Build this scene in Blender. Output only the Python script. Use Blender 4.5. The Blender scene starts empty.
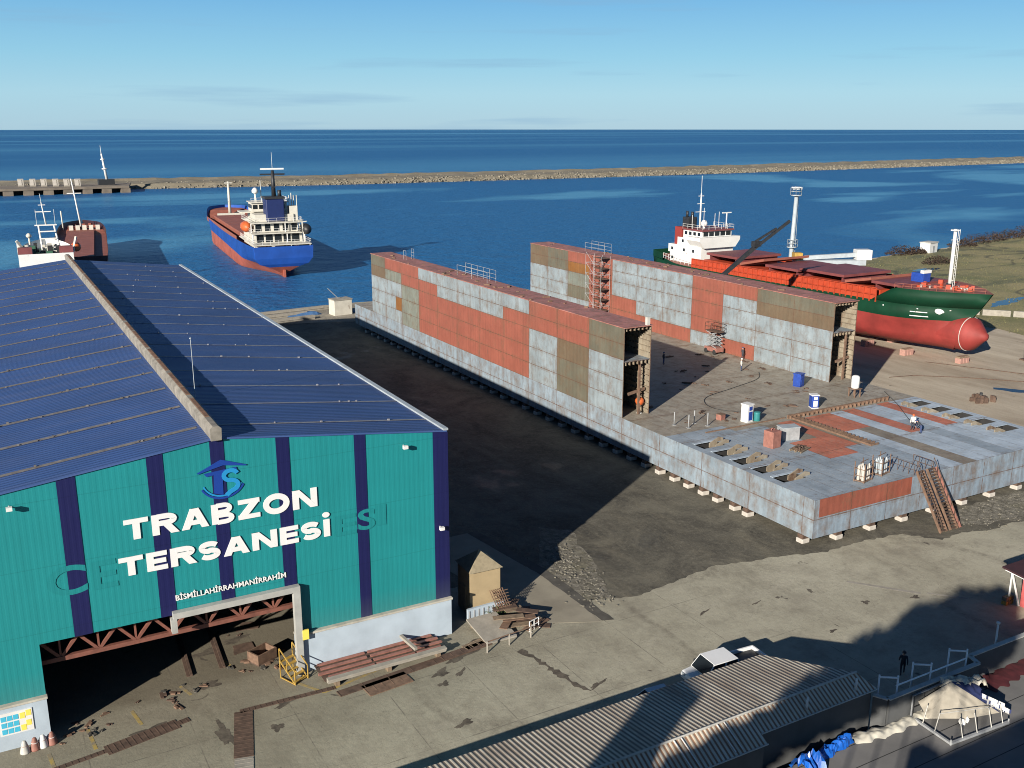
import bpy, bmesh, math, random
from mathutils import Vector, Matrix
random.seed(7)
R = math.radians
sc = bpy.context.scene
C = sc.collection

# ------------------------------------------------------------------ materials
class NT:
    def __init__(s, name):
        s.m = bpy.data.materials.new(name); s.m.use_nodes = True
        s.t = s.m.node_tree; s.b = s.t.nodes['Principled BSDF']
        s.co = s.t.nodes.new('ShaderNodeTexCoord').outputs['Object']
    def new(s, k, **p):
        n = s.t.nodes.new(k)
        for a, v in p.items(): setattr(n, a, v)
        return n
    def put(s, sock, v):
        if hasattr(v, 'is_output'): s.t.links.new(v, sock)
        elif isinstance(v, (tuple, list)) and sock.type == 'RGBA': sock.default_value = (*v[:3], 1)
        else: sock.default_value = v
    def noise(s, scale, detail=5, rough=.6, stretch=(1, 1, 1), rot=0, off=(0, 0, 0), dist=0):
        mp = s.new('ShaderNodeMapping'); s.put(mp.inputs['Vector'], s.co)
        mp.inputs['Scale'].default_value = stretch; mp.inputs['Rotation'].default_value = (0, 0, rot)
        mp.inputs['Location'].default_value = off
        n = s.new('ShaderNodeTexNoise'); s.put(n.inputs['Vector'], mp.outputs[0])
        n.inputs['Scale'].default_value = scale; n.inputs['Detail'].default_value = detail
        n.inputs['Roughness'].default_value = rough; n.inputs['Distortion'].default_value = dist
        return n.outputs['Fac']
    def ramp(s, v, lo, hi, a=0., b=1.):
        n = s.new('ShaderNodeMapRange'); n.clamp = True
        s.put(n.inputs[0], v); n.inputs[1].default_value = lo; n.inputs[2].default_value = hi
        n.inputs[3].default_value = a; n.inputs[4].default_value = b
        return n.outputs[0]
    def math(s, op, a, b=0., c=None):
        n = s.new('ShaderNodeMath', operation=op); s.put(n.inputs[0], a); s.put(n.inputs[1], b)
        if c is not None: s.put(n.inputs[2], c)
        return n.outputs[0]
    def mix(s, f, a, b, blend='MIX'):
        n = s.new('ShaderNodeMix', data_type='RGBA', blend_type=blend)
        s.put(n.inputs[0], f); s.put(n.inputs[6], a); s.put(n.inputs[7], b)
        return n.outputs[2]
    def xyz(s):
        n = s.new('ShaderNodeSeparateXYZ'); s.put(n.inputs[0], s.co); return n.outputs
    def line(s, v, period, off, w):          # 1 on thin lines every period
        f = s.math('FRACT', s.math('DIVIDE', s.math('SUBTRACT', v, off - w / 2), period))
        return s.math('LESS_THAN', f, w / period)
    def at_lines(s, v, vals, w):
        r = None
        for q in vals:
            k = s.math('COMPARE', v, q, w / 2)
            r = k if r is None else s.math('MAXIMUM', r, k)
        return r
    def out(s, col, rough=.7, metal=0, bump=None, bstr=.3, bdist=.02, spec=None):
        s.put(s.b.inputs['Base Color'], col); s.put(s.b.inputs['Roughness'], rough)
        s.put(s.b.inputs['Metallic'], metal)
        if spec is not None: s.b.inputs['Specular IOR Level'].default_value = spec
        if bump is not None:
            n = s.new('ShaderNodeBump'); n.inputs['Strength'].default_value = bstr
            n.inputs['Distance'].default_value = bdist
            s.put(n.inputs['Height'], bump); s.put(s.b.inputs['Normal'], n.outputs[0])
        return s.m

def sh(c, k): return tuple(min(1, x * k) for x in c)
def paint(name, c, rough=.55, var=.25, scale=1.5, rust=0, metal=0, spec=None):
    n = NT(name)
    col = n.mix(n.ramp(n.noise(scale), .3, .7), sh(c, 1 - var), sh(c, 1 + var))
    if rust:
        r = n.ramp(n.noise(scale * 1.7, 8, .7, (1, 1, .35), off=(3, 1, 2)), .68 - rust, .74 - rust * .7)
        col = n.mix(n.math('MULTIPLY', r, .8), col, (.12, .055, .028))
    return n.out(col, rough, metal, n.noise(scale * 6), .15, .01, spec)

def plate(name, c, rust=.12, seam_y=(6.9, 86.2), rows=None, rough=.6, var=.2, axis='Y', ribs=True, deck=False):
    """welded ship plate: mottled paint, streaks, weld seams with rust"""
    n = NT(name); X, Y, Z = n.xyz()
    H = Y if axis == 'Y' else X
    big = n.ramp(n.noise(.35, 6, .6), .32, .68)
    col = n.mix(big, sh(c, 1 - var), sh(c, 1 + var * .7))
    st = (1, 1, .08) if not deck else (1, .5, 1)
    streak = n.noise(1.6, 6, .65, st)
    col = n.mix(n.ramp(streak, .44, .70, 0, .42 if not deck else .0), col, sh(c, .66))
    if deck:
        col = n.mix(n.ramp(n.noise(.5, 8, .72, off=(4, 9, 0)), .45, .7, 0, .6), col, sh(c, .55))
        col = n.mix(n.ramp(n.noise(1.3, 8, .75, off=(1, 3, 0)), .52, .75, 0, .5), col, (.30, .27, .22))
    fine = n.noise(4.5, 4, .7, st)
    col = n.mix(n.ramp(fine, .45, .8, 0, .2), col, sh(c, 1.35))
    rcol = n.mix(n.noise(3), (.085, .055, .035), (.17, .105, .06))
    rm = n.ramp(n.math('ADD', n.noise(.8, 8, .72, (1, 1, .7) if not deck else (1, 1, 1), off=(5, 2, 8)),
                       n.math('MULTIPLY', streak, .25)),   .80 - rust, .96 - rust * .6)
    col = n.mix(n.math('MULTIPLY', rm, .7), col, rcol)
    seam = n.line(H, seam_y[0], seam_y[1], 1.0)
    if rows: seam = n.math('MAXIMUM', seam, n.at_lines(Z, rows, .55))
    col = n.mix(n.math('MULTIPLY', seam, n.ramp(n.noise(1.1, 7, .7, (1, 1, .5), off=(7, 7, 7)), .46, .68, 0, .55)), col, rcol)
    if not deck:
        big2 = n.ramp(n.noise(.16, 8, .72, (1, 1, .6), off=(6, 3, 1)), .53, .70, 0, .5)
        col = n.mix(big2, col, n.mix(.5, sh(c, .55), (.13, .10, .07)))
        run = n.ramp(n.noise(2.6, 5, .6, (1, 1, .16), off=(1, 8, 3)), .62, .72, 0, .75)
        run = n.math('MULTIPLY', run, n.ramp(n.noise(.5, 3, off=(2, 2, 9)), .45, .6))
        col = n.mix(run, col, (.075, .055, .045))
    edge = n.ramp(n.noise(2.2, 4), .35, .65, .35, 1)
    lm = n.line(H, seam_y[0], seam_y[1], .1)
    if rows: lm = n.math('MAXIMUM', lm, n.at_lines(Z, rows, .1))
    if deck: lm = n.math('MAXIMUM', lm, n.line(X if axis == 'Y' else Y, 2.0, .3, .05))
    col = n.mix(n.math('MULTIPLY', lm, edge), col, (.1, .055, .035))
    hb = n.noise(.9, 3)
    if ribs:
        rb = n.math('SINE', n.math('MULTIPLY', H, 2 * math.pi / .75))
        hb = n.math('ADD', hb, n.math('MULTIPLY', rb, .12))
    return n.out(col, rough, 0, hb, .35, .12)

def corrugated(name, c, period, axis='X', rough=.5, var=.12, depth=.06, dirt=(.2, .15, .1), dirtk=.3, spec=.4):
    n = NT(name); X, Y, Z = n.xyz(); H = X if axis == 'X' else Y
    col = n.mix(n.ramp(n.noise(.25, 6), .3, .7), sh(c, 1 - var), sh(c, 1 + var))
    col = n.mix(n.ramp(n.noise(1.2, 7, .7, (1, 1, .1) if axis != 'Z' else (1, 1, 1)), .5, .8, 0, dirtk), col, dirt)
    col = n.mix(n.ramp(n.noise(.7, 6, .7, (1, 1, .05), off=(4, 4, 4)), .52, .72, 0, .22), col, sh(c, .6))
    col = n.mix(n.math('MULTIPLY', n.line(Z, 4.1, 2.85, .05), .3), col, sh(c, .5))
    col = n.mix(n.ramp(Z, 2.8, 4.6, .22, 0), col, (.09, .11, .10))
    w = n.math('SINE', n.math('MULTIPLY', H, 2 * math.pi / period))
    w = n.ramp(w, -.4, .4)
    return n.out(col, rough, 0, w, .3, depth, spec)

M = {}
def mk():
    M['teal'] = corrugated('teal_sheet', (.012, .198, .212), .36, 'X', .5, .05, .012, (.01, .1, .1), .14, .3)
    M['navy'] = corrugated('navy_sheet', (.009, .011, .066), .36, 'X', .5, .1, .012, (.02, .02, .05), .2, .3)
    n = NT('blue_roof_sheet'); X, Y, Z = n.xyz()
    c = (.040, .082, .225)
    col = n.mix(n.ramp(n.noise(.12, 6), .3, .7), sh(c, .85), sh(c, 1.15))
    col = n.mix(n.ramp(n.noise(.9, 7, .7, (.08, 1, 1)), .45, .8, 0, .35), col, (.12, .13, .2))
    rid = n.math('SINE', n.math('MULTIPLY', Y, 2 * math.pi / .42))
    col = n.mix(n.ramp(rid, .75, .95, 0, .35), col, sh(c, .45))
    M['roof'] = n.out(col, .55, 0, n.ramp(rid, -.2, .6), .7, .05, .3)
    M['lapline'] = paint('lap_line', (.22, .225, .25), .7, .3, 2)
    M['strip'] = paint('lap_strip', (.135, .13, .13), .8, .35, 2.5, .1)
    M['vent'] = paint('aged_fibre_sheet', (.20, .185, .16), .85, .35, 1.2, .06)
    M['rustgrill'] = paint('rusted_grille', (.16, .085, .05), .85, .4, 2)
    M['galv'] = paint('galvanised', (.33, .37, .40), .45, .15, 1)
    M['sunlit_white'] = paint('sunlit_white_paint', (.82, .82, .82), .5, .04, 1)  # raised white puts sunlight into the colour of the hoop frames
    M['white'] = paint('white_paint', (.62, .62, .61), .5, .06, 1)
    M['letter'] = paint('white_letter', (.66, .66, .66), .5, .02, 1)
    M['dwhite'] = paint('dirty_white', (.42, .41, .38), .65, .2, 1.2, .05)
    M['plinth'] = paint('plinth_whitewash', (.36, .43, .50), .75, .12, .6, .02)
    M['capgrey'] = paint('plinth_cap', (.38, .36, .31), .85, .2, 1.5)
    M['frame'] = paint('grey_steel_frame', (.33, .335, .32), .55, .15, 1)
    M['truss'] = paint('truss_primer', (.16, .06, .043), .7, .25, 2)
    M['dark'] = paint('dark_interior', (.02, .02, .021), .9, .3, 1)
    M['black'] = paint('black_paint', (.02, .021, .024), .5, .3, 2)
    M['rust'] = paint('rust_steel', (.088, .055, .04), .85, .4, 2.2)
    M['rust2'] = paint('rust_brown', (.15, .092, .062), .85, .35, 2.5)
    M['prim'] = paint('red_primer_steel', (.26, .115, .09), .65, .25, 2, .06)
    M['yellow'] = paint('yellow_paint', (.36, .23, .05), .55, .2, 2, .05)
    M['beige'] = paint('beige_render', (.33, .255, .15), .85, .08, 1.2)
    M['beigeroof'] = paint('booth_roof', (.25, .21, .14), .85, .2, 3)
    M['wood'] = paint('weathered_wood', (.19, .14, .095), .85, .35, 3)
    M['bluep'] = paint('blue_paint', (.015, .05, .27), .45, .2, 2)
    M['orange'] = paint('orange_paint', (.48, .10, .025), .5, .15, 2)
    M['glass'] = paint('dark_glass', (.012, .016, .02), .12, .1, 1, spec=.6)
    M['rubstone'] = paint('rubble_stone', (.15, .14, .115), .95, .45, 1)
    M['conc'] = paint('cast_concrete', (.27, .25, .215), .9, .2, 1.5)
    M['block'] = paint('white_concrete_block', (.44, .41, .37), .9, .15, 2)
    M['grey'] = paint('grey_paint', (.28, .29, .3), .6, .2, 1.5)
    M['wallgrey'] = paint('grey_render', (.075, .078, .08), .9, .15, .8)
    M['skin'] = paint('skin', (.45, .26, .18), .6, .05, 3)
    M['cloth_dark'] = paint('dark_cloth', (.035, .037, .048), .9, .2, 5)
    M['cloth_blue'] = paint('blue_workwear', (.04, .06, .14), .9, .2, 5)
    M['cloth_white'] = paint('pale_jacket', (.62, .6, .56), .9, .1, 5)
    M['rubber'] = paint('rubber', (.02, .02, .02), .8, .1, 5)
    M['drygrass'] = paint('dry_grass', (.12, .115, .05), .9, .3, 2)
    M['leaf'] = paint('leaf_green', (.07, .11, .03), .8, .4, 6)
    M['deadleaf'] = paint('dry_brush', (.055, .035, .025), .9, .4, 3)
    # dock plates
    zr = [4.4, 6.5, 8.7, 11.05, 12.8]
    M['p_white'] = plate('plate_pale', (.225, .268, .295), .2, rows=zr)
    M['p_blue'] = plate('plate_bluegrey', (.215, .27, .32), .24, rows=[2.55])
    M['p_red'] = plate('plate_primer_red', (.245, .078, .053), .1, rows=zr, var=.14)
    M['p_olive'] = plate('plate_olive', (.115, .108, .08), .2, rows=zr)
    M['p_brown'] = plate('plate_brown', (.125, .095, .062), .28, rows=zr)
    M['p_green'] = plate('plate_greygreen', (.165, .18, .155), .2, rows=zr)
    M['p_orange'] = plate('plate_orange_rust', (.20, .085, .022), .14, rows=zr)
    M['f_blue'] = plate('front_bluegrey', (.21, .268, .33), .25, (4.6, 62.5), [2.55], axis='X')
    M['f_red'] = plate('front_red', (.235, .07, .045), .14, (4.6, 62.5), [2.55], axis='X')
    M['d_blue'] = plate('deck_bluegrey', (.265, .315, .365), .1, (9.2, 57.3), deck=True, ribs=False)
    M['d_blue2'] = plate('deck_pale_blue', (.36, .425, .495), .06, (9.2, 57.3), deck=True, ribs=False)
    M['d_red'] = plate('deck_red', (.42, .14, .085), .1, (9.2, 57.3), deck=True, ribs=False)
    M['d_brown'] = plate('deck_brown', (.22, .19, .15), .2, (9.2, 57.3), deck=True, ribs=False)
    M['d_dust'] = plate('deck_dusty', (.29, .265, .22), .2, (9.2, 57.3), deck=True, ribs=False)
    M['d_top'] = plate('wing_top', (.36, .15, .125), .22, (6.9, 86.2), deck=True, ribs=False)
    M['inner'] = plate('inner_shell', (.27, .235, .18), .22, (2.3, 86.2), ribs=False)
    # ship paints
    M['s_green'] = paint('hull_green', (.004, .034, .017), .6, .25, .25, .04, spec=.15)
    M['s_red'] = paint('hull_antifouling', (.215, .026, .022), .7, .25, .3, .07)
    M['s_orange'] = paint('bulwark_orange', (.36, .05, .02), .5, .18, .8, .06)
    M['s_maroon'] = paint('hatch_maroon', (.16, .045, .045), .55, .2, .4, .04)
    M['s_blue'] = paint('hull_blue', (.008, .055, .27), .5, .2, .25, .04)
    M['s_boot'] = paint('boot_red', (.30, .08, .05), .6, .25, .25, .08)
    M['s_white'] = paint('ship_white', (.62, .62, .60), .45, .06, .6, .02)
    M['s_cream'] = paint('ship_cream', (.50, .48, .42), .5, .12, .8, .05)
    M['s_brown'] = paint('deck_redbrown', (.24, .08, .055), .65, .2, .5, .04)
    M['s_deckgreen'] = paint('deck_green', (.03, .10, .06), .65, .2, .8, .05)
    M['s_dkblue'] = paint('ship_darkblue', (.008, .018, .085), .5, .1, 1)
    # pickup
    M['car'] = paint('white_car_paint', (.68, .69, .70), .25, .03, 1, spec=.6)
    M['car2'] = paint('silver_blue_car', (.45, .52, .6), .3, .05, 1, spec=.6)
    M['tarpblue'] = paint('blue_tarp', (.010, .10, .45), .35, .2, 2, spec=.5)
    M['tarpdull'] = paint('shaded_blue_tarp', (.05, .12, .26), .6, .2, 2)  # blue darkened so the quay heaps carry shade in their colour
    M['tarpwhite'] = paint('white_tarp', (.52, .495, .42), .55, .15, 1.2)
    M['canvas'] = paint('beige_canvas', (.33, .30, .245), .7, .12, 1.5)
    M['navycloth'] = paint('navy_canvas', (.02, .03, .10), .7, .2, 2)
    M['redcloth'] = paint('red_cloth', (.07, .010, .014), .8, .25, 1.5)
    M['pink'] = paint('pink_red_wall', (.42, .085, .085), .7, .08, 1)
    M['rock'] = paint('armour_rock', (.175, .158, .125), .9, .4, .35)
    # corrugated shed roof
    n = NT('rusty_corrugated_roof'); X, Y, Z = n.xyz()
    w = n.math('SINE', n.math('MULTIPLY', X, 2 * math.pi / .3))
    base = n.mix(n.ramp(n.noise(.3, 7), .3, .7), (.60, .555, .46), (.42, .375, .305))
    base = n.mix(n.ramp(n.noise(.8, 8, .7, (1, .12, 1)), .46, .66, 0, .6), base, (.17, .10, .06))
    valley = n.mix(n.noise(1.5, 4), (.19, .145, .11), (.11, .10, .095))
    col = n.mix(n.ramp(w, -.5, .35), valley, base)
    M['corr'] = n.out(col, .8, 0, n.ramp(w, -.8, .8), .45, .06)
    n = NT('rusty_corrugated_front'); X, Y, Z = n.xyz()
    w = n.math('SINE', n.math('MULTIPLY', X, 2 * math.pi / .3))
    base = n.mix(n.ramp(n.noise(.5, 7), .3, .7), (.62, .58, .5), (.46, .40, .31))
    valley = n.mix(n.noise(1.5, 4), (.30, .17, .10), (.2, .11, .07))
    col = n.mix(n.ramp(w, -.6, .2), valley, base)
    M['corrf'] = n.out(col, .8, 0, n.ramp(w, -.8, .8), .45, .06)

    # ---- grounds
    n = NT('yard_concrete'); X, Y, Z = n.xyz()
    a = n.ramp(n.noise(.06, 8, .65), .32, .68)
    col = n.mix(a, (.30, .282, .215), (.395, .375, .295))
    col = n.mix(n.ramp(n.noise(.35, 8, .72), .46, .72, 0, .6), col, (.14, .122, .095))
    col = n.mix(n.ramp(n.noise(.13, 6, .7, (1, .22, 1), rot=R(-62), off=(6, 2, 0)), .54, .7, 0, .5), col, (.12, .105, .08))
    col = n.mix(n.ramp(n.noise(.5, 7, .7, (.25, 1, 1), rot=R(30)), .55, .75, 0, .5), col, (.40, .37, .30))
    col = n.mix(n.ramp(n.noise(2.2, 6, .75), .46, .72, 0, .25), col, (.15, .134, .10))
    col = n.mix(n.ramp(n.noise(.9, 9, .78, off=(5, 5, 0)), .58, .70, 0, .4), col, (.115, .10, .078))
    tk = n.math('ABSOLUTE', n.math('SUBTRACT', n.noise(.05, 2, .4, (1, .5, 1), rot=R(20), off=(3, 9, 0)), .5))
    col = n.mix(n.math('MULTIPLY', n.ramp(tk, .004, .012, .5, 0), n.ramp(n.noise(1.5, 5, .7), .35, .6)), col, (.12, .105, .08))
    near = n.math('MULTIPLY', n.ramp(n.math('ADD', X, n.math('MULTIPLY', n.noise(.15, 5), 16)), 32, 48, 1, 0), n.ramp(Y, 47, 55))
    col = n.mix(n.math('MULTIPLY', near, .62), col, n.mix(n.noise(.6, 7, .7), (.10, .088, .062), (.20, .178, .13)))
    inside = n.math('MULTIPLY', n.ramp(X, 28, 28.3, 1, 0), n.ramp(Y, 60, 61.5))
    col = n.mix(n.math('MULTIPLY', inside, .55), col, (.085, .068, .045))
    far = n.ramp(X, 97, 103)
    brown = n.mix(n.ramp(n.noise(.12, 8, .7, (1, .2, 1), rot=R(-25)), .38, .66), (.47, .41, .32), (.25, .20, .145))
    col = n.mix(far, col, brown)
    spots = n.ramp(n.noise(.55, 4, .5, off=(9, 4, 0), dist=.6), .70, .73)
    col = n.mix(n.math('MULTIPLY', spots, .8), col, (.055, .045, .036))
    crack = n.math('ABSOLUTE', n.math('SUBTRACT', n.noise(.22, 5, .6, off=(2, 7, 0)), .5))
    col = n.mix(n.ramp(crack, .0, .003, .35, 0), col, (.06, .05, .04))
    j = n.math('MAXIMUM', n.line(X, 6.0, 27.0, .07), n.line(Y, 7.5, 2.2, .07))
    j = n.math('MULTIPLY', j, n.math('LESS_THAN', n.math('ADD', X, n.math('MULTIPLY', Y, .2)), 60))
    col = n.mix(n.math('MULTIPLY', j, n.ramp(n.noise(.6, 3), .4, .6, .1, .6)), col, (.09, .08, .065))
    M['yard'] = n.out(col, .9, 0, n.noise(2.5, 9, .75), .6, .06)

    n = NT('wet_mud'); X, Y, Z = n.xyz()
    a = n.ramp(n.noise(.16, 9, .74, dist=.8), .38, .62)
    col = n.mix(a, (.045, .041, .032), (.125, .115, .088))
    col = n.mix(n.ramp(n.noise(.5, 8, .7, (1, .3, 1), rot=R(20)), .5, .72, 0, .6), col, (.16, .142, .102))
    col = n.mix(n.ramp(n.noise(.9, 8, .75, (1, .35, 1), rot=R(35), off=(8, 1, 0)), .54, .7, 0, .6), col, (.045, .04, .03))
    col = n.mix(n.ramp(n.noise(2.4, 7, .8, off=(3, 3, 0)), .5, .68, 0, .5), col, (.20, .185, .145))
    st = n.ramp(n.noise(3.2, 6, .8), .62, .72, 0, .7)
    col = n.mix(n.math('MULTIPLY', st, n.ramp(n.noise(.2, 3, off=(4, 4, 0)), .45, .6)), col, (.3, .28, .24))
    wet = n.ramp(n.noise(.14, 5, .55, off=(1, 3, 0)), .60, .66)
    M['mud'] = n.out(col, n.mix(wet, (.92, .92, .92), (.6, .6, .6)), 0, n.noise(1.6, 9, .75), .6, .12)

    n = NT('rubble_ground')
    a = n.ramp(n.noise(1.6, 8, .8), .42, .62)
    col = n.mix(a, (.09, .082, .062), (.27, .25, .21))
    col = n.mix(n.ramp(n.noise(.3, 5), .5, .65, 0, .6), col, (.14, .13, .08))
    M['rubble'] = n.out(col, .95, 0, n.noise(2.2, 9, .8), 1, .3)

    n = NT('ramp_concrete')
    a = n.ramp(n.noise(.4, 8), .35, .65)
    M['ramp'] = n.out(n.mix(a, (.20, .18, .14), (.27, .245, .19)), .9, 0, n.noise(4, 6), .3, .03)

    n = NT('grass_field'); X, Y, Z = n.xyz()
    a = n.ramp(n.noise(.045, 8, .62, dist=.5), .40, .60)
    col = n.mix(a, (.25, .215, .105), (.13, .135, .055))
    col = n.mix(n.ramp(n.noise(.03, 6, .6, (1, 2.2, 1), off=(3, 0, 0), dist=1), .55, .64, 0, .75), col, (.075, .085, .045))
    col = n.mix(n.ramp(n.noise(.4, 6, .7), .5, .8, 0, .5), col, (.25, .2, .1))
    trk = n.math('ABSOLUTE', n.math('SUBTRACT', n.noise(.018, 2, .5, (1, 2, 1), off=(11, 3, 0)), .5))
    col = n.mix(n.ramp(trk, .0, .012, .8, 0), col, (.045, .045, .03))
    M['grass'] = n.out(col, .95, 0, n.noise(1.2, 8, .8), 1, .3)

    n = NT('terrace_felt'); X, Y, Z = n.xyz()
    col = n.mix(n.ramp(n.noise(.5, 6), .3, .7), (.13, .128, .126), (.18, .175, .17))
    col = n.mix(n.line(Y, 1.6, .4, .06), col, (.02, .02, .02))
    M['terrace'] = n.out(col, .9, 0, n.noise(3, 5), .2, .02)

    n = NT('quay_soil')
    col = n.mix(n.ramp(n.noise(.2, 8, .7), .35, .65), (.15, .135, .10), (.30, .27, .22))
    M['quay'] = n.out(col, .95, 0, n.noise(1.5, 8, .8), .8, .2)

    n = NT('breakwater_fill')
    col = n.mix(n.ramp(n.noise(.08, 8, .7), .35, .65), (.145, .125, .09), (.22, .195, .145))
    M['bw'] = n.out(col, .95, 0, n.noise(.8, 8, .8), .8, .3)

    M['darkgrey'] = paint('dark_ramp_side', (.075, .07, .06), .9, .3, 1)
    n = NT('sea_water'); X, Y, Z = n.xyz()
    # calm slicks and wind-ruffled bands
    s1 = n.noise(.0050, 4, .55, (.5, 1, 1), rot=R(52), off=(2.3, 5.1, 0), dist=1.6)
    slick = n.ramp(s1, .525, .62)
    far = n.ramp(Y, 560, 900)
    s2 = n.ramp(n.noise(.0016, 4, .5, (.10, 1, 1), off=(1, 7, 0), dist=.4), .50, .66)
    sl = n.math('ADD', n.math('MULTIPLY', slick, n.ramp(far, 0, 1, .9, .0)), n.math('MULTIPLY', s2, n.math('MULTIPLY', far, .85)))
    col = n.mix(sl, (.014, .108, .275), (.06, .235, .40))
    n.put(n.b.inputs['Base Color'], col)
    n.put(n.b.inputs['Roughness'], n.ramp(sl, 0, 1, .40, .30))
    n.b.inputs['IOR'].default_value = 1.333
    w1 = n.noise(.55, 3, .6, (1, 1.6, 1), rot=R(20)); w2 = n.noise(.12, 3, .5, (1, 1.8, 1), rot=R(-15))
    h = n.math('ADD', n.math('MULTIPLY', w1, .5), w2)
    bp = n.new('ShaderNodeBump'); bp.inputs['Distance'].default_value = 1.0
    n.put(bp.inputs['Strength'], n.ramp(sl, 0, 1, 1.0, .5)); n.put(bp.inputs['Height'], h)
    n.put(n.b.inputs['Normal'], bp.outputs[0])
    M['sea'] = n.m
    n = NT('puddle'); n.b.inputs['IOR'].default_value = 1.33
    M['puddle'] = n.out((.02, .022, .024), .06, 0, n.noise(4, 3), .05, .01)
mk()

# ------------------------------------------------------------------ mesh helpers
class MB:
    def __init__(s): s.bm = bmesh.new()
    def face(s, pts, m=0):
        f = s.bm.faces.new([s.bm.verts.new(p) for p in pts]); f.material_index = m; return f
    def box(s, x0, x1, y0, y1, z0, z1, m=0, rz=0, c=None):
        vs = [Vector((x, y, z)) for x in (x0, x1) for y in (y0, y1) for z in (z0, z1)]
        return s._box(vs, m, rz, c)
    def _box(s, vs, m, rz=0, c=None):
        if rz:
            c = Vector(c) if c else sum(vs, Vector()) / 8
            vs = [c + Matrix.Rotation(rz, 3, 'Z') @ (v - c) for v in vs]
        b = [s.bm.verts.new(v) for v in vs]
        for q in ((0, 1, 3, 2), (4, 6, 7, 5), (0, 4, 5, 1), (2, 3, 7, 6), (0, 2, 6, 4), (1, 5, 7, 3)):
            s.bm.faces.new([b[i] for i in q]).material_index = m
        return b
    def bar(s, p, q, w, h=None, m=0):        # rectangular bar between two points
        p, q = Vector(p), Vector(q); d = (q - p); h = h or w
        if d.length < 1e-6: return
        d.normalize(); up = Vector((0, 0, 1))
        if abs(d.z) > .95: up = Vector((0, 1, 0))
        sx = d.cross(up).normalized() * w / 2; sy = sx.cross(d).normalized() * h / 2
        vs = [a + i * sx + j * sy for a in (p, q) for i in (-1, 1) for j in (-1, 1)]
        s._box(vs, m)
    def tube(s, p, q, r, r2=None, n=8, m=0):
        p, q = Vector(p), Vector(q); d = q - p
        if d.length < 1e-6: return
        d.normalize(); r2 = r if r2 is None else r2
        a = d.orthogonal().normalized(); b = d.cross(a)
        A, B = [], []
        for i in range(n):
            t = 2 * math.pi * i / n; o = a * math.cos(t) + b * math.sin(t)
            A.append(s.bm.verts.new(p + o * r)); B.append(s.bm.verts.new(q + o * r2))
        for i in range(n):
            f = s.bm.faces.new((A[i], A[(i + 1) % n], B[(i + 1) % n], B[i])); f.material_index = m; f.smooth = n > 6
        s.bm.faces.new(A[::-1]).material_index = m; s.bm.faces.new(B).material_index = m
    def lathe(s, prof, c=(0, 0, 0), n=16, m=0, axis='Z'):
        c = Vector(c); rings = []
        for r, z in prof:
            ring = []
            for i in range(n):
                t = 2 * math.pi * i / n; u, v = r * math.cos(t), r * math.sin(t)
                o = Vector((u, v, z)) if axis == 'Z' else (Vector((u, z, v)) if axis == 'Y' else Vector((z, u, v)))
                ring.append(s.bm.verts.new(c + o))
            rings.append(ring)
        for k in range(len(rings) - 1):
            for i in range(n):
                f = s.bm.faces.new((rings[k][i], rings[k][(i + 1) % n], rings[k + 1][(i + 1) % n], rings[k + 1][i]))
                f.material_index = m; f.smooth = True
        s.bm.faces.new(rings[0][::-1]).material_index = m; s.bm.faces.new(rings[-1]).material_index = m
    def prism(s, poly, z0, z1, m=0, mside=None):
        a = [s.bm.verts.new((x, y, z0)) for x, y in poly]; b = [s.bm.verts.new((x, y, z1)) for x, y in poly]
        k = len(poly); ms = m if mside is None else mside
        s.bm.faces.new(a[::-1]).material_index = ms; s.bm.faces.new(b).material_index = m
        for i in range(k):
            s.bm.faces.new((a[i], a[(i + 1) % k], b[(i + 1) % k], b[i])).material_index = ms
    def prism_xz(s, poly, y0, y1, m=0):
        a = [s.bm.verts.new((x, y0, z)) for x, z in poly]; b = [s.bm.verts.new((x, y1, z)) for x, z in poly]
        k = len(poly)
        s.bm.faces.new(a).material_index = m; s.bm.faces.new(b[::-1]).material_index = m
        for i in range(k):
            s.bm.faces.new((a[i], b[i], b[(i + 1) % k], a[(i + 1) % k])).material_index = m
    def build(s, name, mats, parent=None, loc=None, bevel=0):
        bmesh.ops.recalc_face_normals(s.bm, faces=s.bm.faces)
        me = bpy.data.meshes.new(name); s.bm.to_mesh(me); s.bm.free()
        for m in (mats if isinstance(mats, (list, tuple)) else [mats]):
            me.materials.append(M[m] if isinstance(m, str) else m)
        o = bpy.data.objects.new(name, me); C.objects.link(o)
        if parent: o.parent = parent
        if loc: o.location = loc
        if bevel:
            b = o.modifiers.new('Bevel', 'BEVEL'); b.width = bevel; b.segments = 2; b.limit_method = 'ANGLE'
        return o

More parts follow.
